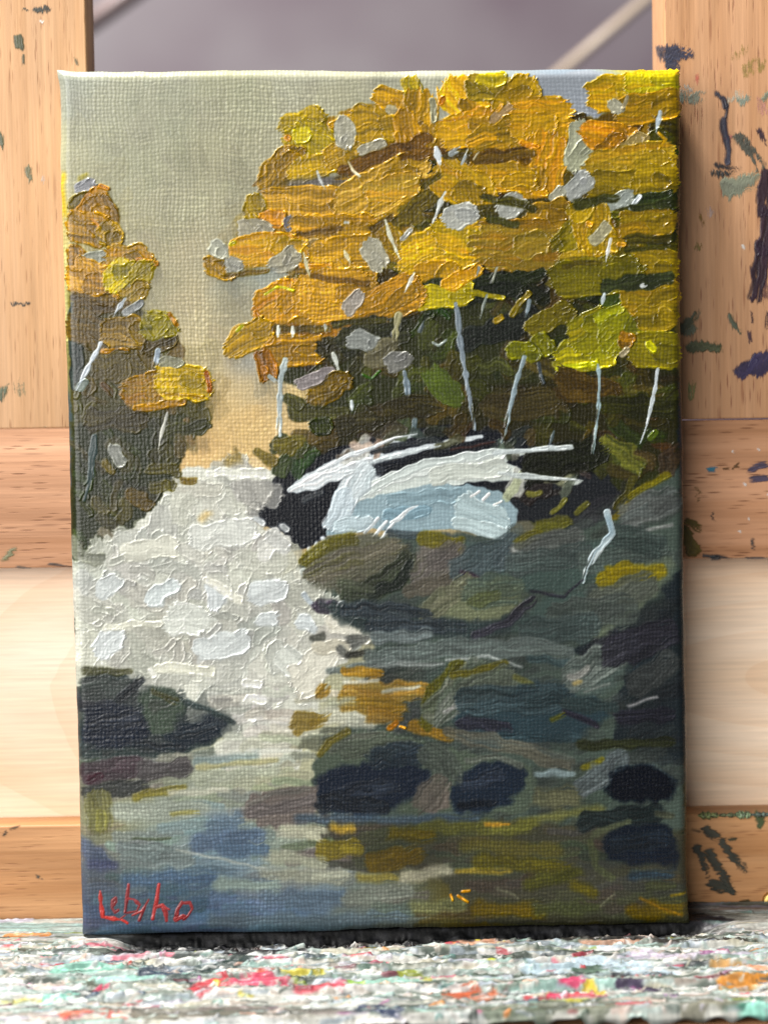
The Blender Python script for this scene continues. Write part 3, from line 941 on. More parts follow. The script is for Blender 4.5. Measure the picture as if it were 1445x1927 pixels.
def wood(name, c_light, c_dark, c_pore, vertical=True, pores=1.0, rough=.5, offs=0.0, ring=.25, wide=1.0, spec=.3, arch=False):
    """close-grained beech: long soft streaks, short dark pores along the grain"""
    m, nd, ln, p = newmat(name)
    tc = N(nd, 'ShaderNodeTexCoord')
    def mapped(across, along, off=0.0):
        mp = N(nd, 'ShaderNodeMapping'); mp.inputs['Location'].default_value = (off + offs, off * .7, off * 1.3 + offs)
        mp.inputs['Scale'].default_value = (across, across, along) if vertical else (along, across, across)
        mp.inputs['Rotation'].default_value = (0, math.radians(.7), 0)
        ln.new(tc.outputs['Object'], mp.inputs['Vector']); return mp.outputs[0]
    def nz(vec, det=3, dist=0.0):
        n = N(nd, 'ShaderNodeTexNoise'); n.inputs['Scale'].default_value = 1; n.inputs['Detail'].default_value = det
        n.inputs['Distortion'].default_value = dist; ln.new(vec, n.inputs['Vector']); return n.outputs['Fac']
    def ramp(v, a, b, ca, cb):
        r = N(nd, 'ShaderNodeValToRGB'); e = r.color_ramp.elements
        e[0].position = a; e[1].position = b; e[0].color = (*ca, 1); e[1].color = (*cb, 1); ln.new(v, r.inputs[0]); return r.outputs[0]
    def mix(f, a, b, mode='MIX', fac=None):
        x = N(nd, 'ShaderNodeMix', data_type='RGBA', blend_type=mode)
        if fac is not None: x.inputs[0].default_value = fac
        else: ln.new(f, x.inputs[0])
        ln.new(a, x.inputs[6]); ln.new(b, x.inputs[7]); return x.outputs[2]
    cl = tuple(srgb2lin(hx(c_light))); ck = tuple(srgb2lin(hx(c_dark))); cp = tuple(srgb2lin(hx(c_pore)))
    base = ramp(nz(mapped(260 / wide, 9, 1.7), 5, .3), .30, .72, ck, cl)
    g = ramp(nz(mapped(1500, 50, 5.1), 3), .25, .75, (.80, .80, .80), (1.08, 1.08, 1.08))
    base = mix(None, base, g, 'MULTIPLY', .8)
    big = ramp(nz(mapped(34 / wide, 5, 9.3), 3, 1.5), .35, .68, (1 - ring, 1 - ring * 1.1, 1 - ring * 1.3), (1.04, 1.04, 1.04))
    base = mix(None, base, big, 'MULTIPLY', 1.0)
    def vor(vec):
        n = N(nd, 'ShaderNodeTexVoronoi'); n.inputs['Scale'].default_value = 1; ln.new(vec, n.inputs['Vector']); return n.outputs['Distance']
    pm = ramp(vor(mapped(1500, 150, 3.3)), .13, .30, (pores,) * 3, (0, 0, 0))
    pc = N(nd, 'ShaderNodeRGB'); pc.outputs[0].default_value = (*cp, 1)
    pmv = N(nd, 'ShaderNodeMath', operation='MULTIPLY'); ln.new(pm, pmv.inputs[0])
    ln.new(ramp(nz(mapped(300, 60, 21.0), 2), .40, .62, (.25,) * 3, (1, 1, 1)), pmv.inputs[1]); pm = pmv.outputs[0]
    base = mix(pm, base, pc.outputs[0])
    pm2 = ramp(vor(mapped(420, 42, 13.3)), .07, .17, (pores * .7,) * 3, (0, 0, 0))
    base = mix(pm2, base, pc.outputs[0])
    if arch:      # the tall arches of flat-sawn grain
        mp = N(nd, 'ShaderNodeMapping'); mp.inputs['Location'].default_value = (-.104 * 34, 0, -.047 * 120); mp.inputs['Scale'].default_value = (34, 1, 120)
        ln.new(tc.outputs['Object'], mp.inputs['Vector'])
        wv_ = N(nd, 'ShaderNodeTexWave', wave_type='RINGS', rings_direction='Y', wave_profile='SAW'); wv_.inputs['Scale'].default_value = .42
        wv_.inputs['Distortion'].default_value = 2.2; wv_.inputs['Detail'].default_value = 3; wv_.inputs['Detail Scale'].default_value = .8
        ln.new(mp.outputs[0], wv_.inputs['Vector'])
        base = mix(None, base, ramp(wv_.outputs['Fac'], .45, 1.0, (1, 1, 1), (.90, .78, .66)), 'MULTIPLY', .38)
    ln.new(base, p.inputs['Base Color']); p.inputs['Roughness'].default_value = rough; p.inputs['Specular IOR Level'].default_value = spec
    b = N(nd, 'ShaderNodeBump'); b.inputs['Strength'].default_value = .35; b.inputs['Distance'].default_value = .00015; b.invert = True
    ln.new(pm, b.inputs['Height'])
    b2 = N(nd, 'ShaderNodeBump'); b2.inputs['Strength'].default_value = .30; b2.inputs['Distance'].default_value = .0002
    ln.new(nz(mapped(1300, 40, 7.7), 3), b2.inputs['Height']); ln.new(b.outputs[0], b2.inputs['Normal']); ln.new(b2.outputs[0], p.inputs['Normal'])
    return m

# ---------------------------------------------------------------- object helpers
def tag(o, label=None, cat=None, group=None, kind=None):
    if label: o['label'] = label
    if cat: o['category'] = cat
    if group: o['group'] = group
    if kind: o['kind'] = kind
    return o
def empty(name, loc):
    o = bpy.data.objects.new(name, None); scene.collection.objects.link(o); o.location = loc; o.empty_display_size = .02
    return o
def link(o, parent=None):
    scene.collection.objects.link(o)
    if parent:
        o.parent = parent
        b = parent; loc = Vector((0, 0, 0))
        while b: loc += b.location; b = b.parent
        o.matrix_parent_inverse = Matrix.Translation(-loc)
    return o
def grid_object(name, P, C, faces_mask, mat, parent, Nrm=None):
    """mesh from a vertex lattice P (h,w,3), colours C and a boolean mask of its (h-1,w-1) cells"""
    h, w_ = P.shape[:2]
    r, c = np.nonzero(faces_mask)
    a = r * w_ + c
    F = np.stack([a + w_, a + w_ + 1, a + 1, a], 1)
    used, inv = np.unique(F, return_inverse=True); F = inv.reshape(F.shape).astype(np.int32)
    V = P.reshape(-1, 3)[used].astype(np.float32)
    me = bpy.data.meshes.new(name)
    me.vertices.add(len(V)); me.vertices.foreach_set('co', V.ravel())
    me.loops.add(F.size); me.loops.foreach_set('vertex_index', F.ravel())
    me.polygons.add(len(F)); me.polygons.foreach_set('loop_start', np.arange(0, F.size, 4, dtype=np.int32))
    me.update(calc_edges=True)
    me.polygons.foreach_set('use_smooth', np.ones(len(F), bool))
    at = me.color_attributes.new('Col', 'FLOAT_COLOR', 'POINT')
    cc = np.ones((len(V), 4), np.float32); cc[:, :C.shape[-1]] = C.reshape(-1, C.shape[-1])[used]
    at.data.foreach_set('color', cc.ravel())
    if Nrm is not None: me.normals_split_custom_set_from_vertices(Nrm.reshape(-1, 3)[used].astype(np.float32))
    me.materials.append(mat)
    return link(bpy.data.objects.new(name, me), parent)
def lattice_normals(P):
    gu = np.gradient(P, axis=1); gv = np.gradient(P, axis=0)
    n = np.cross(gv, gu); l = np.linalg.norm(n, axis=-1, keepdims=True)
    return n / np.maximum(l, 1e-12)
def board(name, x0, x1, y0, y1, z0, z1, mat, parent, bev=.0006, skew=None, rails=None):
    """a plank with eased edges; skew = function(x, z) -> (x, z) lets ends run slightly out of square"""
    import bmesh
    bm = bmesh.new(); bmesh.ops.create_cube(bm, size=1)
    for v in bm.verts:
        v.co = ((x0 + x1) / 2 + v.co.x * (x1 - x0), (y0 + y1) / 2 + v.co.y * (y1 - y0), (z0 + z1) / 2 + v.co.z * (z1 - z0))
        if skew: v.co.x, v.co.z = skew(v.co.x, v.co.z)
    bmesh.ops.bevel(bm, geom=bm.edges[:], offset=bev, segments=3, profile=.6, affect='EDGES')
    me = bpy.data.meshes.new(name); bm.to_mesh(me); bm.free()
    for p in me.polygons: p.use_smooth = True
    me.materials.append(mat)
    o = link(bpy.data.objects.new(name, me), parent)
    try: me.set_sharp_from_angle(angle=math.radians(50))
    except Exception: pass
    return o

# ---------------------------------------------------------------- setting: what is far behind the easel
m_wall, nd, ln, p = newmat('dull plum wall')
tc = N(nd, 'ShaderNodeTexCoord'); n1 = N(nd, 'ShaderNodeTexNoise'); n1.inputs['Scale'].default_value = 7; n1.inputs['Detail'].default_value = 2
ln.new(tc.outputs['Object'], n1.inputs['Vector'])
r = N(nd, 'ShaderNodeValToRGB'); r.color_ramp.elements[0].position = .35; r.color_ramp.elements[1].position = .7
r.color_ramp.elements[0].color = (*srgb2lin(hx('64545f')), 1); r.color_ramp.elements[1].color = (*srgb2lin(hx('7d757a')), 1)
ln.new(n1.outputs['Fac'], r.inputs[0]); ln.new(r.outputs[0], p.inputs['Base Color']); p.inputs['Roughness'].default_value = .45
me = bpy.data.meshes.new('wall')
me.from_pydata([(-1.6, 1.15, -.8), (1.6, 1.15, -.8), (1.6, 1.15, 1.5), (-1.6, 1.15, 1.5), (-1.6, 1.18, -.8), (1.6, 1.18, -.8), (1.6, 1.18, 1.5), (-1.6, 1.18, 1.5)], [],
               [(0, 1, 2, 3), (7, 6, 5, 4), (3, 2, 6, 7), (4, 5, 1, 0), (0, 3, 7, 4), (5, 6, 2, 1)])
me.materials.append(m_wall); wall = link(bpy.data.objects.new('wall', me)); tag(wall, kind='structure')
m_bar, nd, ln, p = newmat('pale varnished bar'); p.inputs['Roughness'].default_value = .4
n1 = N(nd, 'ShaderNodeTexNoise'); n1.inputs['Scale'].default_value = 30
r = N(nd, 'ShaderNodeValToRGB'); r.color_ramp.elements[0].color = (*srgb2lin(hx('9a8a80')), 1); r.color_ramp.elements[1].color = (*srgb2lin(hx('b0a08c')), 1)
ln.new(n1.outputs['Fac'], r.inputs[0]); ln.new(r.outputs[0], p.inputs['Base Color'])
m_bar2 = m_bar.copy(); r2 = [n for n in m_bar2.node_tree.nodes if n.type == 'VALTORGB'][0]
r2.color_ramp.elements[0].color = (*srgb2lin(hx('74646a')), 1); r2.color_ramp.elements[1].color = (*srgb2lin(hx('86766f')), 1)
def bar(a, b, rad, name, label, mat):
    A = Vector(on_plane(*a, 1, .60 - rad)); B = Vector(on_plane(*b, 1, .60 - rad)); d = B - A
    A -= d * .8; B += d * .8; d = B - A; n = 20
    q = d.to_track_quat('Z', 'Y'); V = []; Fc = []
    for k, e in enumerate((A, B)):
        for i in range(n):
            t = 2 * math.pi * i / n; V.append(e + q @ Vector((math.cos(t) * rad, math.sin(t) * rad * .7, 0)))
    Fc = [(i, (i + 1) % n, n + (i + 1) % n, n + i) for i in range(n)] + [tuple(range(n))[::-1], tuple(range(n, 2 * n))]
    me = bpy.data.meshes.new(name); me.from_pydata([tuple(v) for v in V], [], Fc); me.materials.append(mat)
    for p_ in me.polygons: p_.use_smooth = len(p_.vertices) == 4
    return tag(link(bpy.data.objects.new(name, me)), label, 'bar')
bar((1075, 118), (1205, 8), .0042, 'slanting_bar', 'blurred tan bar slanting across the dull wall, above the canvas near the right upright', m_bar)
bar((180, 36), (262, -22), .0075, 'slanting_bar', 'blurred pinkish bar crossing the top corner beside the left upright', m_bar2)

# ---------------------------------------------------------------- the easel
YF = 0.0165                                # front face of its boards; the canvas leans its back on it
easel = empty('wooden_easel', (0, YF, 0))
tag(easel, 'beech easel marked with dried paint, holding the small canvas on its crusted ledge', 'easel')
TILT = math.radians(0.30)
def sk(x, z): return x, z - .0035 * 0 + (-.0002) * (x / .075)
W_up = wood('beech upright', 'dcb088', 'c8996c', '8a5836', True, .55, .5, 0, .18)
W_up2 = wood('beech upright right', 'c99b76', 'b0825c', '7a4a30', True, .8, .5, 3.7, .2)
W_cross = wood('beech crossbar', 'cd9b78', 'b2805c', '684028', False, .85, .5, 1.1, .2)
W_rail = wood('beech lower rail', 'c49468', 'a8764a', '6c4024', False, .6, .5, 5.3, .25)
W_pale = wood('pale bare panel', 'fbe6cf', 'f1d2b2', 'd9ac80', False, .12, .40, 8.3, .14, 4.0, .4, True)
W_ledge = wood('ledge wood', 'b98b66', '94684a', '5c3d2a', False, .6, .5, 2.3, .25)
def X(px, py, y=YF): return float(on_plane(px, py, 1, y)[0])
def Zp(px, py, y=YF): return float(on_plane(px, py, 1, y)[2])
xl = X(162, 60); xr = X(1250, 60)
zt = Zp(60, 806); zb = .0756; zr = .0196
UD = .0150
board('upright', -.150, xl, YF, YF + UD, zt, .235, W_up, easel, .0004)
board('upright', xr, .150, YF, YF + UD, zt - .0004, .235, W_up2, easel, .0004)
board('crossbar', -.152, .152, YF + .0001, YF + UD, zb, zt - .00025, W_cross, easel, .00035, lambda x, z: (x, z - .0004 * x / .075))
board('pale_panel', -.148, .148, YF + .0085, YF + .0125, zr - .004, zb + .004, W_pale, easel, .0003)
board('lower_rail', -.151, .151, YF, YF + .0120, -.012, zr, W_rail, easel, .0006, lambda x, z: (x, z - .0005 * x / .075 * (z > 0)))
LF = -.0525                                 # front edge of the ledge
board('ledge', -.152, .152, LF + .0012, YF - .0003, -.022, -.0048, W_ledge, easel, .0012)

# brass screw head at the right end of the lower rail
import bmesh
mb, nd, ln, p = newmat('brass'); p.inputs['Base Color'].default_value = (.62, .42, .14, 1); p.inputs['Metallic'].default_value = 1; p.inputs['Roughness'].default_value = .3
nn = N(nd, 'ShaderNodeTexNoise'); nn.inputs['Scale'].default_value = 900; bb = N(nd, 'ShaderNodeBump'); bb.inputs['Strength'].default_value = .2
ln.new(nn.outputs['Fac'], bb.inputs['Height']); ln.new(bb.outputs[0], p.inputs['Normal'])
bm = bmesh.new(); c = on_plane(1449, 1694, 1, YF)
R = [(0, -.0011), (.0009, -.00105), (.0016, -.0008), (.0019, -.0002), (.0019, .001)]
rings = []
for rr, yy in R:
    rings.append([bm.verts.new((c[0] + rr * math.cos(t * math.pi / 10), YF + yy, c[2] + rr * math.sin(t * math.pi / 10))) for t in range(20)] if rr else [bm.verts.new((c[0], YF + yy, c[2]))])
for t in range(20): bm.faces.new((rings[0][0], rings[1][t], rings[1][(t + 1) % 20]))
for a, b_ in zip(rings[1:], rings[2:]):
    for t in range(20): bm.faces.new((a[t], b_[t], b_[(t + 1) % 20], a[(t + 1) % 20]))
me = bpy.data.meshes.new('screw_head'); bm.to_mesh(me); bm.free(); me.materials.append(mb)
link(bpy.data.objects.new('screw_head', me), easel)

# ---------------------------------------------------------------- smears of dried paint on the boards: each a thin film with its own relief
M_smear = paint_mat('dried smear', .4, .4, .3)
_nt = M_smear.node_tree; _at = [n for n in _nt.nodes if n.type == 'ATTRIBUTE'][0]; _nt.links.new(_at.outputs['Alpha'], _nt.nodes['Principled BSDF'].inputs['Alpha'])
def smear(kind, col, wd, pts, plane=YF, dry=.45, col2=None, thick=1.0, soft=2.6):
    P = np.array(pts, float).reshape(-1, 2); pad = wd * .9 + 6
    st = 1.0
    gx = np.arange(P[:, 0].min() - pad, P[:, 0].max() + pad, st); gy = np.arange(P[:, 1].min() - pad, P[:, 1].max() + pad, st)
    PX, PY = np.meshgrid(gx, gy)
    s = Sheet(PX, PY, int(abs(P[0, 0] * 7 + P[0, 1] * 3)) % 9999 + 1)
    s.C[:] = hx(col)
    hz = P[:, 1].mean() > 795; jig = .5 + dry
    if hz: s.PX = PX + (noise(PY / 1.15, PX / 90, 44) - .5) * 9 * jig + (noise(PY / 5, PX / 12, 45) - .5) * 8
    else: s.PY = PY + (noise(PX / 1.15, PY / 90, 44) - .5) * 9 * jig + (noise(PX / 5, PY / 12, 45) - .5) * 8
    s.stroke(kind, col, wd, pts, 0, col2, dry=dry, alpha=1.0, thick=thick, soft=soft)
    horiz = P[:, 1].mean() > 795
    gu, gv = (PY, PX) if horiz else (PX, PY)
    grain = noise(gu / 2.2, gv / 30, 41) * .5 + noise(gu / 6, gv / 14, 42) * .25 + noise(PX / 1.6, PY / 1.6, 43) * .25
    A = s.A * sstep(dry * .6 - .16, dry * .6 + .16, grain + .22 * (s.A - .6)) * (1 - .35 * max(0, dry - .5))
    if dry > .75: A = A * .75
    W3 = on_plane(PX, PY, 1, plane)
    W3[..., 1] = plane - .00003 - np.clip(s.Z, 0, 2) * .0011 * sstep(.3, .9, A)
    m = (A[:-1, :-1] > .06) | (A[1:, :-1] > .06) | (A[:-1, 1:] > .06) | (A[1:, 1:] > .06)
    if m.sum() < 3: return
    grid_object('paint_smear', W3, np.concatenate([srgb2lin(s.C), A[..., None]], -1), m, M_smear, easel)
SM = '''
26302a 10 68 19 92 18 .3
3c4432 4 46 18 56 18 .3
4a5030 19 38 72 40 84 .1
4a5236 4 44 106 44 122 .3
5a5c40 3 142 110 148 122 .4
7e7c50 12 54 320 60 344 .6
5c6640 12 2 254 5 278 .5
2e3634 4 22 571 56 573 .1
8a9060 22 34 722 35 752 .9
5c6a48 12 -2 752 14 722 .5
77784c 13 8 1050 32 1024 .6
2c2a2a 4 92 1063 134 1065 .4
35332c 3 30 1066 60 1068 .5
2c2e26 4 8 1572 18 1562 .5
2c2e26 4 22 1560 40 1551 .6
3c3c34 4 70 1648 80 1654 .5
2d3550 30 1255 104 1292 100 .35
2d3550 22 1262 124 1288 126 .6
3a4058 11 1236 88 1242 118 .5
c86054 11 1311 148 1313 158 .8
8c9c88 18 1284 182 1345 180 .6
a8acA0 12 1286 168 1310 164 .8
a08c44 16 1380 110 1420 76 .95
a08c44 24 1405 130 1448 104 .85
c6c8b0 16 1372 186 1414 172 .85
8c9c88 14 1392 188 1418 178 .6
8c9478 12 1436 184 1448 180 .4
262c3e 11 1350 176 1362 186 1367 200 .1
262c3e 5 1367 198 1365 222 .1
2c3044 13 1362 228 1368 306 .35
2c3436 11 1340 326 1388 332 .5
262c34 8 1345 312 1392 316 .5
c86c74 13 1372 262 1384 252 .8
52564a 22 1392 262 1428 318 .45
8c9478 26 1372 352 1420 340 .4
8c9478 12 1374 372 1384 360 .6
3a2434 9 1424 244 1440 276 .5
c88c84 20 1430 190 1440 240 .95
2c1a2a 26 1444 330 1436 400 .3
2a1828 34 1450 400 1440 470 .15
2c1a2a 26 1434 470 1420 560 .35
54303c 18 1440 540 1436 580 .8
3a2434 7 1412 590 1418 620 .7
3a2434 7 1408 625 1414 655 .75
3a2434 18 1448 590 1440 640 .7
30284c 20 1394 698 1420 684 .35
30284c 34 1424 690 1450 668 .35
5c6040 15 1282 618 1304 596 .4
6c7458 15 1290 628 1312 616 .5
7c7c5c 8 1310 598 1320 576 .8
4a5030 17 1298 653 1346 653 .15
7c7850 14 1345 654 1366 655 .9
56624a 9 1374 594 1390 628 .4
8c8f50 17 1300 742 1305 706 .7
8c7a3c 10 1310 465 1322 458 .7
f0ece4 5 1396 465 1397 468 0
d8b8ac 16 1338 396 1342 408 .8
8c6c20 4 1316 402 1322 424 1328 432 .5
2f84a0 9 1332 885 1342 885 .2
403850 18 1412 882 1450 868 .55
403850 16 1416 900 1450 898 .6
5c4020 5 1381 880 1386 872 .2
5c4020 3 1362 882 1370 881 .3
f4efe6 4 1399 910 1400 912 0
f4efe6 3 1426 846 1427 847 0
f4efe6 3 1379 850 1380 851 0
f4efe6 3 1390 1000 1391 1001 0
f4efe6 3 1406 976 1407 977 0
f4efe6 3 1444 930 1445 931 0
5a4c14 20 1284 1002 1306 1036 .25
6a5818 13 1296 980 1314 996 .3
8a6c34 12 1310 920 1312 970 .96
3a3838 4 1340 966 1343 988 .4
3a3838 5 1416 1014 1418 1044 .6
33363a 5 1326 1046 1350 1048 1376 1049 .3
2c3034 8 1340 1049 1350 1049 .1
33363a 4 1400 1050 1445 1050 .5
3a3a2e 20 1330 1566 1352 1582 .4
36382e 15 1356 1584 1382 1620 1398 1636 .35
34362c 15 1308 1594 1330 1630 .4
34362c 18 1338 1606 1362 1650 1376 1676 .35
34362c 20 1344 1664 1370 1678 .45
34362c 9 1328 1640 1338 1660 .7
34362c 7 1300 1560 1324 1572 .85
4a3c18 8 1392 1696 1412 1690 .5
3c3c24 6 1370 1580 1388 1578 .5
4c6034 14 1422 1534 1432 1550 .1
f2e6dc 5 78 40 82 44 .5
eed2bc 8 80 335 84 350 .8
'''
for ln_ in SM.strip().splitlines():
    f = ln_.split(); smear('r', f[0], float(f[1]), [float(v) for v in f[2:-1]], dry=float(f[-1]), thick=1.6 if float(f[-1]) < .2 else 1.0)
# lumps of paint dried on the top edge of the lower rail
def lump(pts, col, wd):
    P = np.array(pts, float).reshape(-1, 2); h = 10; n = 26
    bm = bmesh.new(); R_ = np.random.RandomState(int(P[0, 0])); rows = []
    base = on_plane(P[:, 0], P[:, 1], 1, YF)
    zc = zr - .0005 * base[:, 0] / .075
    for i in range(n):
        t = i / (n - 1); x = base[0, 0] * (1 - t) + base[-1, 0] * t; z = zc[0] * (1 - t) + zc[-1] * t
        rr = wd * 1e-4 * (math.sin(math.pi * min(max(t, .02), .98)) ** .4) * (.5 + R_.rand() * .9)
        rows.append([bm.verts.new((x + R_.randn() * 6e-5, YF - .0002 + math.cos(a) * rr * 1.2, z - .0003 + math.sin(a) * rr * .9)) for a in np.linspace(math.pi * .0, math.pi * 1.75, h)])
    for a, b_ in zip(rows, rows[1:]):
        for j in range(h - 1): bm.faces.new((a[j], a[j + 1], b_[j + 1], b_[j]))
    cl = bm.loops.layers.float_color.new('Col'); c0 = hx(col)
    for f in bm.faces:
        f.smooth = True; c = srgb2lin(np.clip(c0 * R_.uniform(.6, 1.5), 0, 1))
        for l in f.loops: l[cl] = (*c, 1)
    me = bpy.data.meshes.new('paint_lump'); bm.to_mesh(me); bm.free(); me.materials.append(M_smear)
    link(bpy.data.objects.new('paint_lump', me), easel)
lump([1312, 1530, 1352, 1529], '5c6440', 9); lump([1350, 1530, 1385, 1530], '4a5038', 5); lump([1382, 1530, 1412, 1529], '6c7c60', 9); lump([1412, 1529, 1450, 1527], '4c5850', 6)

# ---------------------------------------------------------------- crust of old paint all over the ledge
def crust():
    nx, ny = 950, 250
    xs = np.linspace(-.110, .110, nx); ys = np.linspace(YF - .0004, LF, ny)
    Xg, Yg = np.meshgrid(xs, ys)
    U = (Xg + .112) * 9000; V = (YF - Yg) * 9000          # sheet units, about a photograph pixel each
    s = Sheet(U, V, 77); R = s.rng
    s.C[:] = hx('c4c4bc')
    pal = ['e8ebe8', 'dfe6e4', 'f2efe9', 'bfd0ca', '98bcb2', 'a7c0b8', 'd9c3b6', 'c8c4d4', 'b9c6d4', '9aa49e', '7a867c', '5d6a5e', 'c6c2ac', 'f4f2ee', '8c98a0', '4c564e', 'b8aca0']
    acc = ['d8506a', 'e07a8c', 'c23a44', 'e0883c', 'd8c838', '3a5470', '2c3a50', '48584a', '6a2c38', '8a9a40', 'e8a890', '5c8a84', 'b06a9c', '23282c', '30363a']
    Vm = V.max(); Um = U.max()
    def st(col, wd, x, v, L, ang=0, k='m', **kw):
        a = math.radians(ang); dx = math.cos(a) * L / 2; dy = math.sin(a) * L / 2
        s.stroke(k, col, wd, [x - dx, v - dy, x, v + R.uniform(-3, 3), x + dx, v + dy], own=False, **kw)
    for i in range(530):
        st(pal[R.randint(len(pal))], R.uniform(8, 28), R.uniform(0, Um), R.uniform(0, Vm), R.uniform(60, 260), R.uniform(-3, 3), dry=.25)
    for i in range(530):
        c = pal[R.randint(len(pal))] if R.rand() < .82 else acc[R.randint(len(acc))]
        st(c, R.uniform(4, 15), R.uniform(0, Um), R.uniform(60, Vm), R.uniform(30, 130), R.uniform(-5, 5), dry=.35, thick=1.5)
    for i in range(780):
        c = pal[R.randint(len(pal))] if R.rand() < .86 else acc[R.randint(len(acc))]
        st(c, R.uniform(3, 8), R.uniform(0, Um), R.uniform(80, Vm), R.uniform(10, 60), R.uniform(-10, 10), dry=.2, thick=2.0)
    # patches one can find in the photograph (pixels of the photograph, thrown onto the ledge); near-black row by the canvas includes its shadow
    def px(x, y):
        q = on_plane(x, y, 2, 0.0); return (q[0] + .112) * 9000, (YF - q[1]) * 9000
    PT = '''9fd0c8 60 10 1742 130 1742 f
b4c8c0 40 110 1744 150 1746 f
c8c6b4 46 1350 1718 1440 1724 f
ddd8cc 60 1330 1742 1440 1734 f
2b2740 26 1300 1722 1345 1724 f
262838 20 1358 1726 1370 1726 f
4a4c40 26 1300 1765 1420 1770 m
4c5244 30 40 1784 90 1784 m
5a6a68 26 110 1788 160 1778 m
1c1a18 40 560 1782 700 1776 m
241e1a 40 700 1772 900 1768 m
1e1c1a 40 880 1768 1080 1764 m
262420 44 1060 1766 1280 1762 m
302c28 30 1240 1774 1400 1770 m
141414 60 230 1790 330 1782 m
101214 60 300 1780 520 1782 m
16181a 50 440 1792 560 1795 m
5c6460 24 330 1802 460 1800 m
2a3a38 40 380 1826 470 1808 m
e8ece8 22 400 1806 500 1800 m
cc8c6c 26 590 1775 640 1780 m
7a1c14 34 740 1768 840 1766 m
a08828 20 690 1780 720 1782 m
d8a080 24 870 1775 960 1772 m
b89078 20 1100 1775 1200 1772 m
88c8b4 40 120 1828 260 1822 m
9cccc0 46 200 1845 350 1835 m
2f4258 44 280 1826 330 1828 m
3a4a48 34 330 1842 360 1846 m
b84438 8 244 1818 248 1810 m
d8404c 44 385 1858 420 1845 m
e04c6c 34 450 1846 480 1848 m
e0506c 40 490 1838 540 1850 m
d84858 26 560 1858 640 1856 m
e8604c 16 490 1830 520 1828 m
e0c040 12 400 1858 408 1848 m
d8e020 26 925 1812 940 1811 m
dce418 18 935 1810 945 1812 m
e0683c 50 860 1858 910 1856 m
e49070 30 900 1866 930 1862 m
e4dcd8 26 850 1852 880 1850 m
2c3a5c 40 690 1886 740 1888 m
c85060 8 690 1884 705 1887 m
8c2434 24 1000 1806 1036 1804 m
8c2c38 16 1085 1795 1105 1793 m
d8406c 22 1060 1845 1095 1845 m
d83c60 16 1030 1862 1048 1864 m
d8b838 24 1110 1850 1130 1856 m
3a3048 44 1180 1848 1220 1850 m
c068a0 18 1190 1850 1200 1852 m
c4a0cc 18 1258 1862 1264 1866 m
e89838 50 1370 1846 1440 1842 m
e8b470 40 1360 1815 1400 1820 m
e8a07c 34 1400 1822 1445 1826 m
c8dce8 60 1110 1815 1250 1825 m
e0d4e8 44 1200 1796 1300 1800 m
b8d0dc 40 1000 1822 1080 1824 m
506858 26 1090 1826 1150 1822 m
5c7468 30 690 1822 720 1820 m
98a438 26 760 1832 800 1836 m
a0cc58 16 660 1846 690 1846 m
98c8b8 26 700 1846 780 1842 m
3c4c40 26 555 1842 580 1844 m
4c5444 22 170 1854 200 1862 m
3c4440 24 150 1868 180 1866 m
d04868 18 185 1860 200 1856 m
e07058 26 125 1900 160 1896 m
d86050 34 190 1896 240 1900 m
88d0c0 34 100 1872 130 1870 m
4cb4a0 20 870 1902 885 1902 m
d83c78 14 895 1888 905 1888 m
48806c 30 1380 1876 1440 1868 m
98dcc8 30 1400 1884 1440 1880 m
8c9478 40 960 1885 1130 1880 f
8ca080 40 920 1885 1000 1890 f
9c9888 40 500 1892 620 1890 f
8a8470 44 270 1898 480 1890 f
a09c80 30 1290 1880 1380 1870 f
d8dc80 12 1000 1870 1120 1868 m'''
    for l in PT.splitlines():
        f = l.split(); x0, v0 = px(float(f[2]), float(f[3])); x1, v1 = px(float(f[4]), float(f[5]))
        s.stroke('m' if f[6] == 'm' else 'r', f[0], float(f[1]), [x0, v0, (x0 + x1) / 2, (v0 + v1) / 2 + R.uniform(-4, 4), x1, v1], own=False, dry=.35 if f[6] == 'm' else .1, thick=1.2)
    for i in range(1400):
        c = pal[R.randint(len(pal))] if R.rand() < .88 else acc[R.randint(len(acc))]
        st(c, R.uniform(2.5, 7), R.uniform(0, Um), R.uniform(170, Vm), R.uniform(3, 30), R.uniform(-35, 35), dry=.3, thick=2.0)
    # relief: long ridges scraped along the ledge, lumpier towards the middle
    k = V / Vm
    rel = (noise(U / 160, V / 12, 51) - .5) * 1.0 + (noise(U / 60, V / 6, 52) - .5) * .6 + (noise(U / 14, V / 7, 53) - .5) * .22
    amp = .35 + .9 * np.exp(-((k - .60) / .22) ** 2)
    step = -.0011 * sstep(.80, .82, k + (noise(U / 80, V / 80, 54) - .5) * .012) - .0004 * sstep(.30, .32, k)
    body = np.minimum(0.0007 * sstep(.30, .45, k), .0007)
    under = sstep(-.066, -.064, Xg) * sstep(.0665, .0645, Xg)
    contact = np.maximum(sstep(.225, .26, k), .8 * (1 - under))     # under the canvas the crust is pressed flat
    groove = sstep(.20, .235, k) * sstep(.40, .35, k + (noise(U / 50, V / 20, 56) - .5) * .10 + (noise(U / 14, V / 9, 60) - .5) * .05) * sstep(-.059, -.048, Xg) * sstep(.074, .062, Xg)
    Zg = -.0004 + contact * (rel * amp * .0016 + np.clip(s.Z, 0, 1.4) * .00065 + (noise(U / 9, V / 5, 57) - .5) * .0003 * amp + body) + step + (1 - contact) * (np.abs(rel) * -.0003)
    Zg = np.where((k < .235) & (under > .5), np.minimum(Zg, -.0002), Zg) - groove * (.0018 + .0016 * noise(U / 24, V / 6, 72) + .0008 * noise(U / 6, V / 4, 73))
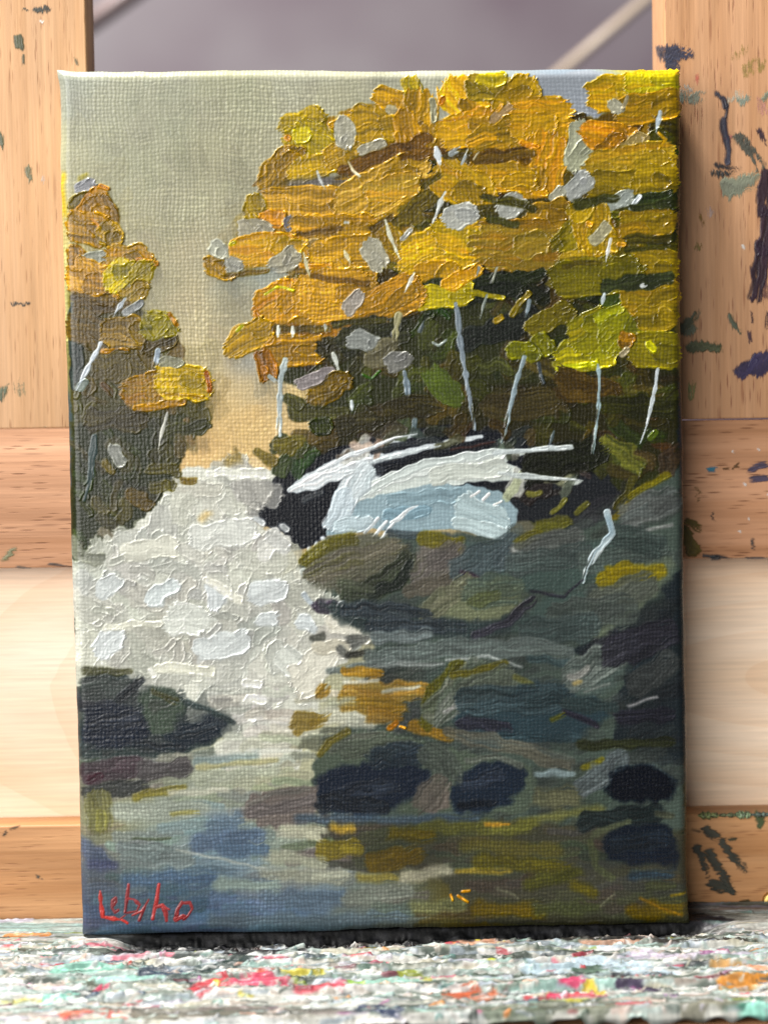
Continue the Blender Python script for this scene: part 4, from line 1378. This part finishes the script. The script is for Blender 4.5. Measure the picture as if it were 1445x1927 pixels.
    dk = np.clip(np.maximum(groove, sstep(-.059, -.048, Xg) * sstep(.074, .062, Xg) * (k < .3)) * (.96 + .04 * noise(U / 9, V / 9, 58)) , 0, 1)  # near-black paint in the groove, with the canvas's shade painted in beneath it
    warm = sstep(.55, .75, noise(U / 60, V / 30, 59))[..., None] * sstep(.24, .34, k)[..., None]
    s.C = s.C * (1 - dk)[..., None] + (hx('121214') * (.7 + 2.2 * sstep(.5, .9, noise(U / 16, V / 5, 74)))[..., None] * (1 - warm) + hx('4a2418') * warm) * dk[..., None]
    edge = sstep(.985, 1.0, k); Zg = Zg - edge * .0012
    P = np.stack([Xg, Yg, Zg], -1)
    # the crust hangs over the front edge a little
    hang = []
    rg = noise(U[-1] / 26, U[-1] * 0, 55)
    for j in range(1, 9):
        t = j / 8; q = P[-1].copy(); q[:, 1] -= .0004 * math.sin(t * 3); q[:, 2] -= t * (.0006 + .0022 * rg ** 2); hang.append(q)
    P = np.concatenate([P, np.array(hang)], 0)
    C = np.concatenate([s.C, np.repeat(s.C[-1:], 8, 0)], 0)
    Uh = np.pad(U, ((0, 8), (0, 0)), mode='edge'); Vh = np.pad(V, ((0, 8), (0, 0)), mode='edge')
    tone = 1 - .25 * sstep(.0, -.5, np.pad(rel, ((0, 8), (0, 0)), mode='edge'))[..., None] * .6
    C = np.clip(C * tone, .02, .93)
    C = C * .80 * (.86 + .28 * noise(Uh / 30, Vh / 8, 70))[..., None] * (.88 + .24 * noise(Uh / 5, Vh / 4, 71))[..., None]
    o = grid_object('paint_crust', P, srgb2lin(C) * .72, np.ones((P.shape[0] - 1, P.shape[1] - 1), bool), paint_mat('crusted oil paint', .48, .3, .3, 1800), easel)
    tag(o, kind='stuff')
crust()

# ---------------------------------------------------------------- the painting
pic = empty('canvas_painting', (0, 0, 0))
tag(pic, 'small stretched canvas painted with yellow birches above a white waterfall and dark rocks, red signature', 'painting')
P, PX, PY, ax_, ay_ = canvas_grid(700, 970)
sheet, kinds = paint_canvas(PX, PY)
wv = weave(ax_, ay_)
Nb = lattice_normals(P)
side = (P[..., 1] > RND * 1.4)
H = (wv * 5.0e-5 * sheet.W + np.clip(sheet.Z, -.2, 1.2) * .00062 * np.where(side, .35, 1))
P2 = P + Nb * H[..., None]
P2[..., 1] = np.minimum(P2[..., 1], DEPTH)
# the paint sits a little thinner on the crowns of the threads
C = sheet.C * (1 + ((wv - .55) * (.16 + .5 * sheet.A * (1 - sheet.C.mean(-1)) ) * sheet.W)[..., None])
C = srgb2lin(np.clip(C, .01, .95)) * .70
NRM = lattice_normals(P2)
ids = sheet.ID[:-1, :-1]
M_paint = paint_mat('oil paint', .30, .36, .15)
M_sig = paint_mat('red oil paint', .35, .5, .1)
order = {}
cnt = np.bincount(ids.ravel(), minlength=sheet.n + 1)
base_mask = np.ones(ids.shape, bool)
sig = None
pieces = sorted([i for i in kinds if i and kinds[i][0] and i < len(cnt) and cnt[i] >= 24], key=lambda i: -cnt[i])
rr_, cc_ = np.nonzero(ids)
for i in pieces:
    nm = kinds[i][0]
    m = ids == i
    base_mask &= ~m
    if nm == 'letter' and sig is None:
        sig = empty('signature', (0, 0, 0)); link_p = pic
        sig.parent = pic; sig['label'] = 'small red hand painted signature in the bottom left corner'
    grid_object(nm, P2, C, m, M_sig if nm == 'letter' else M_paint, sig if nm == 'letter' else pic, NRM)
g = grid_object('painted_ground', P2, C, base_mask, M_paint, pic, NRM)
# raw canvas back and stretcher bars
mw = wood('stretcher pine', 'd8b888', 'c8a070', '8a6040', True, .3)
for nm, a in (('stretcher_bar', (-.0615, -.045, .003, .176)), ('stretcher_bar', (.045, .0615, .003, .176)), ('stretcher_bar', (-.0449, .0449, .003, .019)), ('stretcher_bar', (-.0449, .0449, .160, .176))):
    board(nm, a[0], a[1], .004, DEPTH + .0002, a[2], a[3], mw, pic, .0005)
